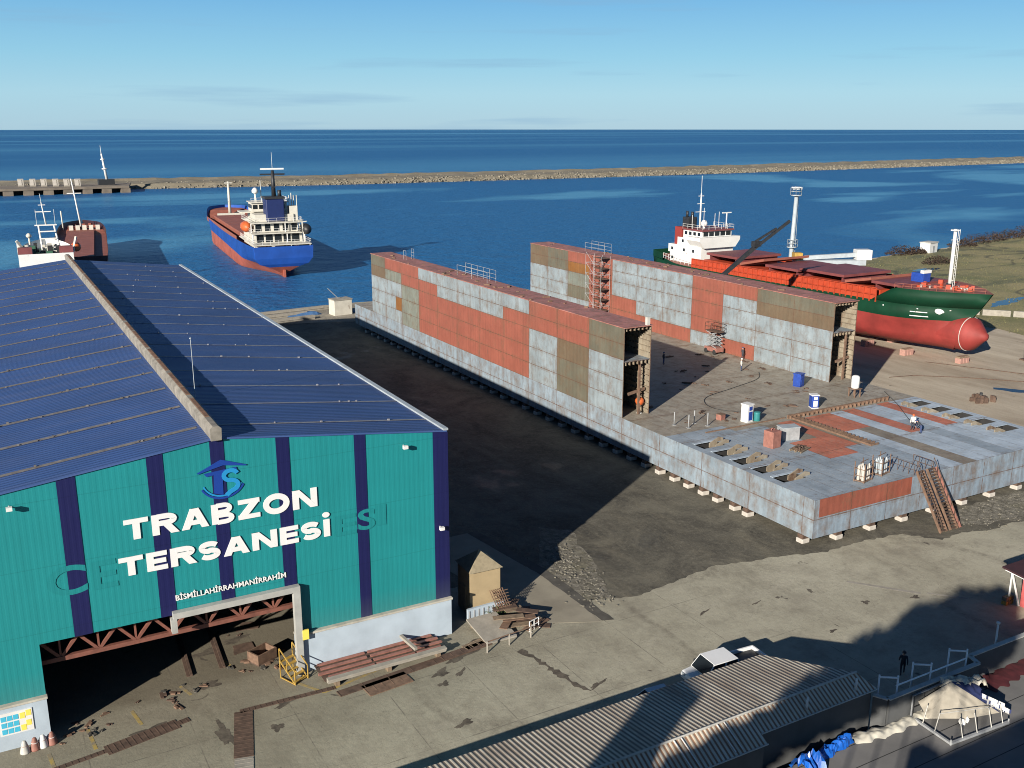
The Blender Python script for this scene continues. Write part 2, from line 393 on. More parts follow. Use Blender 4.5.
def tag(o, label, cat, group=None, kind=None):
    o['label'] = label; o['category'] = cat
    if group: o['group'] = group
    if kind: o['kind'] = kind
    return o
def thing(name, label, cat, loc=(0, 0, 0), rz=0, group=None):
    o = bpy.data.objects.new(name, None); C.objects.link(o); o.empty_display_size = .3
    o.location = loc; o.rotation_euler = (0, 0, rz)
    return tag(o, label, cat, group)
def struct(o): o['kind'] = 'structure'; return o
def kids(o): return [c for c in C.objects if c.parent == o]
def dup(root, loc=None, rz=None, label=None, group=None):
    r = root.copy(); C.objects.link(r)
    if loc is not None: r.location = loc
    if rz is not None: r.rotation_euler = (0, 0, rz)
    if label: r['label'] = label
    if group: r['group'] = group
    for ch in kids(root):
        c = ch.copy(); C.objects.link(c); c.parent = r
        for g in kids(ch):
            d = g.copy(); C.objects.link(d); d.parent = c
    return r
def rail(mb, pts, h=1.0, step=1.6, r=.03, m=0, rows=2):
    for a, b in zip(pts[:-1], pts[1:]):
        a, b = Vector(a), Vector(b); L = (b - a).length; k = max(1, int(L / step))
        for i in range(k + 1):
            p = a.lerp(b, i / k); mb.tube(p, p + Vector((0, 0, h)), r, n=5, m=m)
        for q in range(rows):
            z = Vector((0, 0, h * (q + 1) / rows)); mb.tube(a + z, b + z, r, n=5, m=m)
def jag(poly, amp, step=1.5, seed=1):
    rnd = random.Random(seed); out = []
    for i in range(len(poly)):
        a = Vector((*poly[i], 0)); b = Vector((*poly[(i + 1) % len(poly)], 0)); L = (b - a).length
        k = max(1, int(L / step)); nrm = Vector((-(b - a).y, (b - a).x, 0)).normalized()
        for j in range(k):
            p = a.lerp(b, j / k) + nrm * rnd.uniform(-amp, amp) * (1 if 0 < j or True else 0)
            out.append((p.x, p.y))
    return out
def sheet(name, poly, z, mat):
    mb = MB(); f = mb.face([(x, y, z) for x, y in poly])
    if f.normal.z < 0: pass
    o = mb.build(name, mat)
    if o.data.polygons[0].normal.z < 0: o.data.flip_normals()
    return struct(o)
def stroke(mb, pts, w, y0, y1, m=0, horiz=False, closed=False):
    """one flat stroke along pts (x,z), raised from y0 (back) to y1 (front)"""
    n = len(pts); L = []; Rr = []
    for i, p in enumerate(pts):
        a = Vector(pts[i - 1] if (i > 0 or closed) else p); b = Vector(pts[(i + 1) % n] if (i < n - 1 or closed) else p)
        d = (b - a).normalized(); q = Vector((-d.y, d.x)) * w / 2
        if horiz: q = Vector((w / 2, 0)) * (1 if d.y < 0 else -1)
        L.append(Vector(p) + q); Rr.append(Vector(p) - q)
    k = n if closed else n - 1
    for i in range(k):
        j = (i + 1) % n; a, b, c, d = L[i], L[j], Rr[j], Rr[i]
        mb.face([(v.x, y1, v.y) for v in (a, b, c, d)], m)
        mb.face([(a.x, y1, a.y), (b.x, y1, b.y), (b.x, y0, b.y), (a.x, y0, a.y)], m); mb.face([(d.x, y1, d.y), (c.x, y1, c.y), (c.x, y0, c.y), (d.x, y0, d.y)], m)
    if not closed:
        for e in (0, n - 1): a, d = L[e], Rr[e]; mb.face([(a.x, y1, a.y), (d.x, y1, d.y), (d.x, y0, d.y), (a.x, y0, a.y)], m)
def arc(cx, cz, rx, rz, a0, a1, n=12): return [(cx + rx * math.cos(R(a0 + (a1 - a0) * i / n)), cz + rz * math.sin(R(a0 + (a1 - a0) * i / n))) for i in range(n + 1)]
LW = dict(T=1.38, R=1.5, A=1.62, B=1.42, Z=1.36, O=1.72, N=1.6, E=1.2, S=1.3, I=.42)
def glyph(ch, w, h, v=.42, b=.30):
    """strokes of a heavy wide capital: list of (points, width, horizontal-cut, closed)"""
    S = []
    vs = lambda x: S.append(([(x, 0), (x, h)], v, False, False)); hs = lambda x0, x1, z: S.append(([(x0, z), (x1, z)], b, False, False))
    if ch == 'T': vs(w / 2); hs(0, w, h - b / 2)
    if ch == 'E': vs(v / 2); hs(v * .9, w, h - b / 2); hs(v * .9, w * .94, h / 2); hs(v * .9, w, b / 2)
    if ch == 'N': vs(v / 2); vs(w - v / 2); S.append(([(v * .55, h), (w - v * .55, 0)], v * 1.15, True, False))
    if ch == 'Z': hs(.03, w, h - b / 2); hs(0, w, b / 2); S.append(([(w - v * .75, h - b * .8), (v * .75, b * .8)], v * 1.35, True, False))
    if ch == 'A': S.append(([(v * .55, 0), (w / 2 - .03, h)], v * 1.08, True, False)); S.append(([(w - v * .55, 0), (w / 2 + .03, h)], v * 1.08, True, False)); hs(w * .26, w * .74, h * .3)
    if ch in 'I': vs(v / 2 + .02)
    if ch == 'O': S.append((arc(w / 2, h / 2, w / 2 - v / 2, h / 2 - b / 2, 0, 345, 23), v * .92, False, True))
    if ch == 'R':
        vs(v / 2); r = (h * .56 - b) / 2; cz = h - b / 2 - r
        S.append(([(v * .8, h - b / 2), (w * .55, h - b / 2)] + arc(w * .58, cz, w * .42 - v / 2, r, 90, -90, 10) + [(v * .8, cz - r)], b * 1.1, False, False)); S.append(([(w * .52, cz - r), (w - v * .48, 0)], v * 1.2, True, False))
    if ch == 'B':
        vs(v / 2)
        for z0, z1, ww in ((h * .5, h, w * .93), (0, h * .5, w)):
            r = (z1 - z0 - b * .9) / 2 + .03; cz = (z0 + z1) / 2
            S.append(([(v * .8, cz + r), (ww * .55, cz + r)] + arc(ww * .58, cz, ww * .42 - v / 2, r, 90, -90, 10) + [(v * .8, cz - r)], b * .98, False, False))
    if ch == 'S':
        r1 = (h / 2 - b * .55) / 2 + .02; rx = w / 2 - v * .4; zt = h - b / 2 - r1; zb = b / 2 + r1
        S.append((arc(w / 2, zt, rx, r1, 28, 180, 10) + arc(w / 2, zt, rx, r1, 190, 262, 5) + arc(w / 2, zb, rx, r1, 82, 0, 6) + arc(w / 2, zb, rx, r1, -10, -152, 10), b * 1.12, False, False))
    return S
def block_sign(body, parent, x0, x1, z0, h, name='sign_lettering', mat='letter', dots=()):
    mb = MB(); k = (x1 - x0 - .19 * (len(body) - 1)) / sum(LW[c] for c in body); x = x0
    for q, c in enumerate(body):
        w = LW[c] * k
        for i, (pts, wd, hz_, cl) in enumerate(glyph(c, w, h)): stroke(mb, [(x + px, z0 + pz) for px, pz in pts], wd, -.037, -.085 - .003 * i, 0, hz_, cl)
        if q in dots:
            cx = x + w / 2; P = [(cx + .25 * math.cos(2 * math.pi * i / 18), z0 + h + .32 + .19 * math.sin(2 * math.pi * i / 18)) for i in range(18)]
            mb.prism_xz(P, -.085, -.037)
        x += w + .19
    return mb.build(name, mat, parent)

def text_mesh(body, name, mat, parent, x0, x1, z0, z1, y, bold=.0, shear=0, depth=.06):
    cu = bpy.data.curves.new(name, 'FONT'); cu.body = body; cu.offset = bold; cu.extrude = .02; cu.resolution_u = 4
    t = bpy.data.objects.new(name, cu); C.objects.link(t)
    bpy.context.view_layer.update()
    me = bpy.data.meshes.new_from_object(t.evaluated_get(bpy.context.evaluated_depsgraph_get()))
    bpy.data.objects.remove(t)
    xs = [v.co.x for v in me.vertices]; ys = [v.co.y for v in me.vertices]
    X0, X1 = min(xs), max(xs); Y1 = max(ys); Y0 = min(ys)
    for v in me.vertices:
        x, yy, zz = v.co
        v.co = (x0 + (x - X0) / (X1 - X0) * (x1 - x0), y - (zz + .02) / .04 * depth, z0 + (yy - Y0) / (Y1 - Y0) * (z1 - z0))
    me.materials.clear(); me.materials.append(M[mat])
    o = bpy.data.objects.new(name, me); C.objects.link(o); o.parent = parent
    return o

# ------------------------------------------------------------------ setting
def setting():
    mb = MB(); ring = []
    n = 192; r0 = 30; radii = [0, 60, 150, 400, 1000, 3000, 12800]
    prev = None
    for r in radii[1:]:
        cur = [mb.bm.verts.new((150 + r * math.cos(2 * math.pi * i / n), 250 + r * math.sin(2 * math.pi * i / n), -1.5)) for i in range(n)]
        if prev is None: mb.bm.faces.new(cur)
        else:
            for i in range(n): mb.bm.faces.new((prev[i], prev[(i + 1) % n], cur[(i + 1) % n], cur[i]))
        prev = cur
    struct(mb.build('sea', 'sea'))
    shore = [(420, 226), (350, 214), (316, 208.5), (294, 206), (257, 197.5), (238, 196), (213, 190.5), (192, 187.5), (150, 187), (99, 189),
             (72, 196), (60, 193), (49, 190), (30, 188), (-200, 186)]
    j = []
    rnd = random.Random(3)
    for a, b in zip(shore[:-1], shore[1:]):
        k = max(1, int(math.dist(a, b) / 2.5))
        for i in range(k):
            t = i / k; j.append((a[0] + (b[0] - a[0]) * t + rnd.uniform(-.4, .4), a[1] + (b[1] - a[1]) * t + rnd.uniform(-.7, .7)))
    j.append(shore[-1])
    poly = j + [(-200, -220), (420, -220)]
    mb = MB(); mb.prism(poly, -3, 0)
    o = mb.build('yard_ground', 'yard'); struct(o)
    sheet('mud_ground', jag(jag([(40.4, 58.4), (43.5, 57.0), (48, 57.6), (52.7, 58.2), (58, 57.0), (63.1, 56.5), (67, 56.2), (71.6, 55.2), (74, 52.6), (80, 52.4), (88, 52),
                          (100, 51), (100, 171), (66, 180), (30.6, 180), (30.6, 66), (39, 66)], .5, 2.6, 5), .16, .45, 6), .004, 'mud')
    sheet('rubble_strip', jag([(39.6, 66), (39.5, 58.6), (41.5, 58), (43.5, 63), (46, 71), (44, 73)], .3, 1, 8), .012, 'rubble')
    sheet('rubble_patch', jag([(77.5, 56.8), (79.5, 53.5), (85, 52.4), (95, 51), (100, 52), (100, 57), (90, 57)], .4, 1, 9), .012, 'rubble')
    sheet('quay_ground', jag([(49, 189), (60, 192), (71, 194.8), (99, 188), (99, 172), (64, 176), (46, 182)], .5, 2, 4), .03, 'quay')
    # grass field with a soft relief
    g = [(163, 100), (164.5, 112), (160, 130), (158, 150), (160, 185.5), (192, 186.5), (213, 189), (238, 195), (257, 196.5), (294, 205), (316, 207), (418, 224), (418, 40), (200, 60)]
    sheet('grass_field', jag(g, .7, 2.5, 6), .05, 'grass')
    mb = MB(); mb.box(-15, 95, 15, 34.3, -.5, 1.2); struct(mb.build('terrace', 'terrace'))
    # concrete apron beside the hall with a low edge
    mb = MB(); mb.prism([(31.5, 75), (33.2, 64.6), (35.0, 58.6), (34.6, 57.2), (38.7, 55.2), (38.9, 58.6), (38.8, 64), (37.4, 75)], -.2, .014)
    struct(mb.build('apron_ramp', 'ramp'))
    sheet('ramp_edge', jag([(37.5, 75), (38.8, 64), (38.8, 55.3), (39.7, 55.0), (39.8, 64), (38.4, 75)], .08, .8, 3), .018, 'darkgrey')  # flat darker strip standing in for the ramp's side face
    for nm, pts, z in (('oil_stain', [(26.7, 54.6), (27.6, 54.2), (28.9, 55.1), (29.5, 56.4), (31.2, 57.3), (30.9, 57.9), (29.0, 57.2), (27.6, 56.2), (27.2, 55.4)], .006),):
        pass
    sheet('puddle_water', jag([(125.2, 84), (126.5, 82), (129, 78.5), (131, 77), (131.5, 78.5), (128.6, 82.2), (126.4, 84.6)], .25, .8, 2), .008, 'puddle')
    sheet('puddle_water', jag([(183, 126), (188, 126.4), (196, 128), (203, 131), (196, 131), (188, 129)], .4, 1.2, 3), .06, 'puddle')
    sheet('puddle_water', jag([(214, 168), (221, 168), (225, 170), (219, 171.5), (214, 170.5)], .3, 1, 12), .06, 'puddle')
setting()

def stains():
    # oil and rust marks with their own outline on the concrete
    n = NT('oil_mark'); M['oil'] = n.out(n.mix(n.ramp(n.noise(1.5, 6, .7), .35, .65), (.045, .036, .028), (.13, .11, .085)), .85)
    spots = [(27.2, 55.9, 1.6, .45, .2), (28.9, 56.9, 1.9, .5, .3), (25.1, 54.6, .75, .5, .5), (24.7, 53.3, .5, .3, .2), (26.3, 54.0, .7, .2, .6), (10.6, 54.7, .5, 1.7, .1),
             (15.0, 56.3, 1.3, .28, .35), (13.6, 53.9, .5, .45, 0), (6.6, 57.5, 1.5, .33, .2), (52.8, 45.7, .5, .16, .2), (58.5, 47.7, .4, .3, .1), (62.6, 46.4, .45, .3, 0),
             (46.4, 52.6, .8, .14, .3), (51.0, 51.8, .7, .1, .2), (33.6, 48.2, 1.0, .2, .3), (32.2, 50.2, .35, .2, -.5), (23.9, 48.6, .8, .3, .3), (11.0, 60.8, 1.0, .5, .3), (14, 66, 1.2, .5, .3), (11.8, 65.2, 1.4, .5, .2)]
    mb = MB(); rnd = random.Random(4)
    for x, y, a, b, rz in spots:
        pts = []
        for i in range(40):
            t = 2 * math.pi * i / 40; k = .8 + .22 * math.sin(3 * t + x) + .16 * math.sin(5 * t + y * 3) + rnd.uniform(-.12, .12)
            u, v = a * k * math.cos(t), b * k * math.sin(t)
            pts.append((x + u * math.cos(rz) - v * math.sin(rz), y + u * math.sin(rz) + v * math.cos(rz), .007))
        mb.face(pts)
    o = mb.build('oil_stains', 'oil'); o['kind'] = 'structure'
    for nm, ln, w, sd in (('broken_joint', [(31.2, 54.6), (31.7, 53.0), (31.9, 51.6), (32.1, 50.4), (32.4, 48.8), (32.8, 47.6)], .22, 5),):
        rr = random.Random(sd); L_, R_ = [], []
        for (xa, ya), (xb, yb) in zip(ln[:-1], ln[1:]):
            for k in range(6):
                u = k / 6; x = xa + (xb - xa) * u + rr.uniform(-.08, .08); y = ya + (yb - ya) * u; q = w * rr.uniform(.2, 1.5); d = Vector((xb - xa, yb - ya)).normalized()
                L_.append((x - d.y * q, y + d.x * q)); R_.append((x + d.y * q, y - d.x * q))
        sheet(nm, L_ + R_[::-1], .0065, 'oil')
    mb = MB()
    for x, y, x1, y1 in ((3.3, 59.4, 3.5, 57.0), (6.0, 60.2, 6.3, 58.3), (9.3, 61.6, 9.7, 60.2), (12.6, 63.6, 12.9, 62.2), (1.0, 57.9, 1.2, 55.8), (16.2, 58.2, 17.4, 56.2), (17.4, 56.2, 22.5, 57.3)):
        mb.bar((x, y, .005), (x1, y1, .005), .22, .006)
    n = NT('worn_yellow_line'); M['yline'] = n.out(n.mix(n.ramp(n.noise(1.2, 6), .4, .6), (.34, .25, .07), (.2, .17, .12)), .9)
    struct(mb.build('painted_lines', 'yline'))
    mb = MB()
    for p, q, w in (((60, 51.0), (63.5, 46.6), .35), ((64, 46.4), (66, 44.2), .2)):
        mb.bar((*p, .006), (*q, .006), w, .006)
    struct(mb.build('worn_white_line', 'conc'))
stains()

# ------------------------------------------------------------------ shipyard hall
def hall():
    L = 95.5; W = 15.6; he = 15.5; hp = 17.35
    H = thing('shipyard_hall', 'large teal shipyard hall with navy stripes, blue pitched roof and TRABZON TERSANESİ lettering', 'shipyard hall', (12.4, 59.5, 0), -.0125)
    lx = lambda x: x - 12.4
    hz = lambda x: hp - (hp - he) * abs(x) / W
    d0, d1, dz = lx(1.3), lx(16.6), 6.25
    zp = 2.8
    # gable skin between plinth top / door head and roof line
    mb = MB(); t = .12
    def panel(xa, xb, za, zb=None):
        pts = [(xa, za), (xb, za), (xb, hz(xb))]
        if xa < 0 < xb: pts.append((0, hp))
        pts.append((xa, hz(xa)))
        mb.prism_xz(pts, 0, t)
    panel(-W, d0, zp); panel(d0 + .001, d1 - .001, dz); panel(d1, W, zp)
    mb.build('gable_wall', 'teal', H)
    for xa, xb in ((3.25, 4.27), (8.25, 9.2), (12.0, 12.85), (16.1, 16.95), (21.3, 22.1), (27.0, 28.13)):
        mb = MB(); a, b = lx(xa), lx(xb)
        zb = dz if b <= d1 - .2 else zp
        if a < d1 < b: zb = dz
        pts = [(a, zb + .003), (b, zb + .003), (b, hz(b) - .004)]
        if a < 0 < b: pts.append((0, hp - .004))
        pts.append((a, hz(a) - .004))
        mb.prism_xz(pts, -.035, -.001); o = mb.build('wall_stripe', 'navy', H)
    mb = MB(); mb.box(lx(16.65), lx(16.95), -.034, -.001, zp, dz); mb.build('wall_stripe', 'navy', H)
    mb = MB()          # side and back walls
    mb.box(-W, -W + .12, .13, L, 0, he - .05); mb.box(W - .12, W, .13, L, 0, he - .05)
    mb.prism_xz([(-W + .13, 0), (W - .13, 0), (W - .13, he - .1), (0, hp - .1), (-W + .13, he - .1)], L - .12, L)
    mb.build('side_wall', 'navy', H)
    # plinth
    for xa, xb in ((-W, d0), (d1 + .02, W + .12)):
        mb = MB(); mb.box(xa, xb, -.22, .3, 0, zp); p = mb.build('plinth_wall', 'plinth', H)
        mb = MB(); mb.box(xa - .03, xb + .06, -.34, .32, zp + .002, zp + .14); mb.build('coping', 'capgrey', p)
    # poster board by the door
    mb = MB()
    x0 = lx(-1.35)
    mb.box(x0, lx(.45), -.27, -.223, 1.0, 2.45, 0)
    mb.build('notice_board', 'white', H)
    mb = MB()
    for i in range(3):
        for k in range(3): mb.box(x0 + .1 + i * .33, x0 + .38 + i * .33, -.285, -.272, 1.1 + k * .42, 1.42 + k * .42, 0)
    for i, (xx, zz) in enumerate(((1.12, 1.9), (1.12, 1.1), (1.45, 2.0), (1.42, 1.35))): mb.box(x0 + xx, x0 + xx + .28, -.285, -.272, zz, zz + .38, 1)
    n = NT('cyan_print'); M['cyan'] = n.out((.05, .38, .55), .6)
    n = NT('yellow_print'); M['yprint'] = n.out((.75, .6, .1), .6)
    mb.build('notice_sheets', ['cyan', 'yprint'], H)
    # roof slopes with lap strips
    for sgn in (-1, 1):
        ov = .04; y0, y1 = -.12, L + .2
        xe = sgn * (W + ov); ze = hp - (hp - he) * (W + ov) / W
        mb = MB(); th = .1
        pts = [(0, y0, hp + th), (xe, y0, ze + th), (xe, y1, ze + th), (0, y1, hp + th)]
        mb.face(pts); mb.face([(x, y, z - th) for x, y, z in pts])
        mb.face([pts[0], pts[1], (pts[1][0], y0, ze), (0, y0, hp)]); mb.face([pts[1], pts[2], (xe, y1, ze), (xe, y0, ze)])
        mb.face([pts[2], pts[3], (0, y1, hp), (xe, y1, ze)])
        rs = mb.build('roof_slope', 'roof', H)
        rnd = random.Random(5 + sgn)
        for k in range(17):
            y = 2.9 + k * 5.55; w = (.46 if sgn < 0 else .28)
            mb = MB()
            xa = sgn * .55; xb = sgn * (W + .05)
            za = hp - (hp - he) * abs(xa) / W + th; zb = hp - (hp - he) * abs(xb) / W + th
            mb.face([(xa, y - w / 2, za + .02), (xb, y - w / 2, zb + .02), (xb, y + w / 2, zb + .02), (xa, y + w / 2, za + .02)])
            for i in range(9 if sgn < 0 else 3):      # clamps and loose bits along the lap
                u = rnd.random(); x = xa + (xb - xa) * u; z = za + (zb - za) * u
                q = rnd.uniform(.03, .08); yy = y + rnd.uniform(-.22, .22) * (1 if sgn < 0 else .6)
                mb.box(x - q, x + q, yy - .06, yy + .06, z + .004, z + .1 + q * .3)
            mb.build('lap_strip', 'strip' if sgn < 0 else 'lapline', rs)
        mb = MB(); mb.box(xe - .26 if sgn > 0 else xe - .1, xe + .1 if sgn > 0 else xe + .26, y0, y1, ze + .11, ze + .26)
        mb.build('gutter', 'galv', H)
    # ridge ventilator
    mb = MB(); y0, y1 = -.35, L
    pr = [(-.32, hp - .02), (-.35, hp + .74), (-.17, hp + .9), (.17, hp + .9), (.35, hp + .74), (.32, hp - .02)]
    mb.prism_xz(pr, y0, y1)
    V = mb.build('ridge_vent', 'vent', H)
    mb = MB(); k = 0
    rnd = random.Random(2)
    y = 2.
    while y < L - 4:
        l = rnd.uniform(2, 5); mb.box(-.13, .13, y, y + l, hp + .905, hp + .94); y += l + rnd.uniform(.2, 1.2)
    mb.build('vent_grille', 'rustgrill', V)
    mb = MB(); mb.tube((.9, 10.5, hp - .15), (.9, 10.5, hp + 4.2), .025, n=6); mb.lathe([(.02, 0), (.09, .08), (.02, .16)], (.9, 10.5, hp + 4.2), 8)
    mb.build('lightning_rod', 'galv', H)
    # door frame, truss behind the head
    mb = MB()
    mb.box(lx(8.9), lx(17.0), -.5, -.05, 6.15, 6.55); mb.box(lx(16.55), lx(17.0), -.5, -.05, 0, 6.15)
    mb.box(lx(8.75), lx(9.1), -.5, -.05, 5.2, 6.15)
    mb.build('door_frame', 'frame', H)
    mb = MB(); yq = 1.0
    mb.bar((d0 - .5, yq, 5.95), (d1 + .5, yq, 5.95), .22); mb.bar((d0 - .5, yq, 4.55), (d1 + .5, yq, 4.55), .28)
    N = 7; s = (d1 - d0) / N
    for i in range(N):
        a = d0 + i * s; mb.bar((a, yq, 5.9), (a + s / 2, yq, 4.6), .18); mb.bar((a + s / 2, yq, 4.6), (a + s, yq, 5.9), .18)
        mb.bar((a + s / 2, yq, 4.6), (a + s / 2, yq, 5.9), .12)
    mb.build('door_truss', 'truss', H)
    # lettering
    block_sign('TRABZON', H, lx(6.62), lx(18.6), 11.78, 1.32)
    block_sign('TERSANESI', H, lx(6.12), lx(19.35), 9.5, 1.22, dots=(8,))
    text_mesh('BİSMİLLAHİRRAHMANİRRAHİM', 'sign_lettering', 'letter', H, lx(9.2), lx(16.22), 7.2, 7.68, -.04, .012)
    # pale traces of removed letters
    M['trace'] = corrugated('letter_trace', (.0110, .182, .196), .36, 'X', .5, .05, .012, (.01, .1, .1), .14, .3)
    for ch, xa, xb, za, zb in (('C', 2.1, 4.3, 9.0, 10.9), ('E', 4.6, 6.0, 9.0, 10.8), ('E', 19.75, 21.25, 9.3, 10.75), ('S', 21.35, 22.6, 9.4, 10.9), ('I', 22.7, 23.4, 9.5, 11.0)):
        text_mesh(ch, 'letter_trace', 'trace', H, lx(xa), lx(xb), za, zb, -.0365, .02, depth=.0015)
    # emblem: roof chevron, T, S and swoosh
    n = NT('emblem_blue'); M['emb1'] = n.out((.008, .042, .25), .45)
    n = NT('emblem_cyan'); M['emb2'] = n.out((.015, .22, .48), .45)
    mb = MB(); ex = lx(12.62)
    P = lambda pts, m, d: mb.prism_xz([(ex + x, 14.7 + z) for x, z in pts], -d, -.037, m)
    P([(-1.5, .62), (0, 1.28), (1.55, .72), (1.5, .66), (.1, .9), (-1.45, .55)], 0, .09)
    P([(-1.1, .52), (.9, .66), (.95, .45), (.05, .4), (.0, -1.05), (-.55, -.85), (-.5, .34), (-.95, .3)], 0, .075)
    T = lambda pts: [(ex + x, 14.7 + z) for x, z in pts]
    stroke(mb, T(arc(.52, .18, .42, .32, 15, 200, 10) + arc(.52, .18, .42, .32, 210, 268, 4) + arc(.5, -.48, .45, .34, 88, -60, 9) + [(.45, -.9), (.2, -1.1)]), .27, -.037, -.095, 1)
    stroke(mb, T(arc(0, .05, 1.25, 1.15, 200, 336, 18)), .1, -.037, -.06, 1); stroke(mb, T(arc(0, .05, 1.42, 1.3, 206, 334, 18)), .12, -.037, -.058, 0)
    mb.build('emblem', ['emb1', 'emb2'], H)
    for x, z in ((.7, 15.1), (24.8, 14.95), (27.4, 8.5)):
        mb = MB(); mb.box(lx(x) - .16, lx(x) + .16, -.55, -.3, z - .1, z + .12); mb.bar((lx(x), -.3, z), (lx(x), -.02, z + .05), .06)
        mb.build('floodlight', 'white', H)
    mb = MB(); mb.box(lx(16.98), lx(17.4), -.55, -.42, 2.6, 3.3); mb.build('warning_sign', 'yprint', H)
hall()

def hall_contents():
    for x in (10.2, 12.4):
        mb = MB(); mb.box(-.09, .09, 0, 16, .002, .14); mb.box(-.3, -.1, 0, 16, .002, .05)
        o = mb.build('floor_rail', 'rust', loc=(x, 62.5, 0)); o.rotation_euler = (0, 0, R(-4))
        tag(o, 'rusty rail on the hall floor, ' + ('left one of the pair' if x < 11 else 'right one of the pair'), 'rail', 'rails inside the hall')
    for i, (x, y, rz, lab) in enumerate(((14.1, 64.5, .3, 'flat rusty plate on the hall floor nearest the yellow stair'), (15.3, 67.5, -.1, 'flat rusty plate deeper on the hall floor'), (13.0, 69.5, .5, 'flat rusty plate deepest inside the hall beside the rail'))):
        mb = MB(); mb.prism(jag([(-.9, -.5), (.7, -.6), (1., .3), (-.3, .7)], .06, .4, i), .01, .06)
        o = mb.build('scrap_plate', 'rust', loc=(x, y, 0)); o.rotation_euler = (0, 0, rz); tag(o, lab, 'steel plate', 'scrap plates inside the hall')
    t = thing('scrap_bin', 'open rusty steel box just inside the hall door', 'box', (15.0, 62.3, 0), .4)
    mb = MB(); mb.box(-.8, .8, -.6, .6, 0, .1); mb.build('base', 'rust', t)
    mb = MB(); mb.box(-.8, .8, -.6, -.5, .1, .8); mb.box(-.8, .8, .5, .6, .1, .8); mb.box(-.8, -.7, -.5, .5, .1, .8); mb.box(.7, .8, -.5, .5, .1, .8); mb.build('side_panel', 'rust2', t)
    for i in range(4):
        mb = MB(); mb.box(-.14, .14, -2.6, 2.6, 0, .28); mb.box(-.2, .2, -2.6, 2.6, .28, .34)
        o = mb.build('steel_beam', 'conc' if i % 2 else 'rust2', loc=(15.2 + i * .55, 72 - i * .3, .0)); o.rotation_euler = (0, 0, R(8 + i * 3))
        tag(o, 'long steel beam lying inside the hall, ' + ['leftmost of four', 'second from left of four', 'third from left of four', 'rightmost of four'][i], 'beam', 'beams inside the hall')
hall_contents()
def door_debris():
    rnd = random.Random(61); P = []
    for mt, l in (('wood', .4), ('rust', .3), ('darkgrey', .22)):
        mb = MB(); mb.box(-l, l, -.09, .09, 0, .07); mb.box(-l * .3, l * .5, .1, .25, 0, .12)
        o = mb.build('debris_piece', 'rust2' if mt == 'wood' else mt); tag(o, {'wood': 'small scrap timber piece lying along the hall door line', 'rust': 'small rusty scrap piece lying along the hall door line', 'darkgrey': 'small dark rubble piece lying along the hall door line'}[mt], 'debris', {'wood': 'timber scraps at the hall door', 'rust': 'rusty scraps at the hall door', 'darkgrey': 'rubble bits at the hall door'}[mt]); P.append(o)
    for i in range(40):
        o = P[i] if i < 3 else P[i % 3].copy()
        if i >= 3: C.objects.link(o)
        x = rnd.uniform(1.6, 16); y = 59.6 + (x - 1.6) * .1 + rnd.gauss(0, .7)
        if rnd.random() < .3: x, y = rnd.uniform(12.5, 18), rnd.uniform(60, 71)
        o.location = (x, y, 0); o.rotation_euler = (0, 0, rnd.uniform(0, 6)); k = rnd.uniform(.4, 1.3); o.scale = (k, k, k)
door_debris()

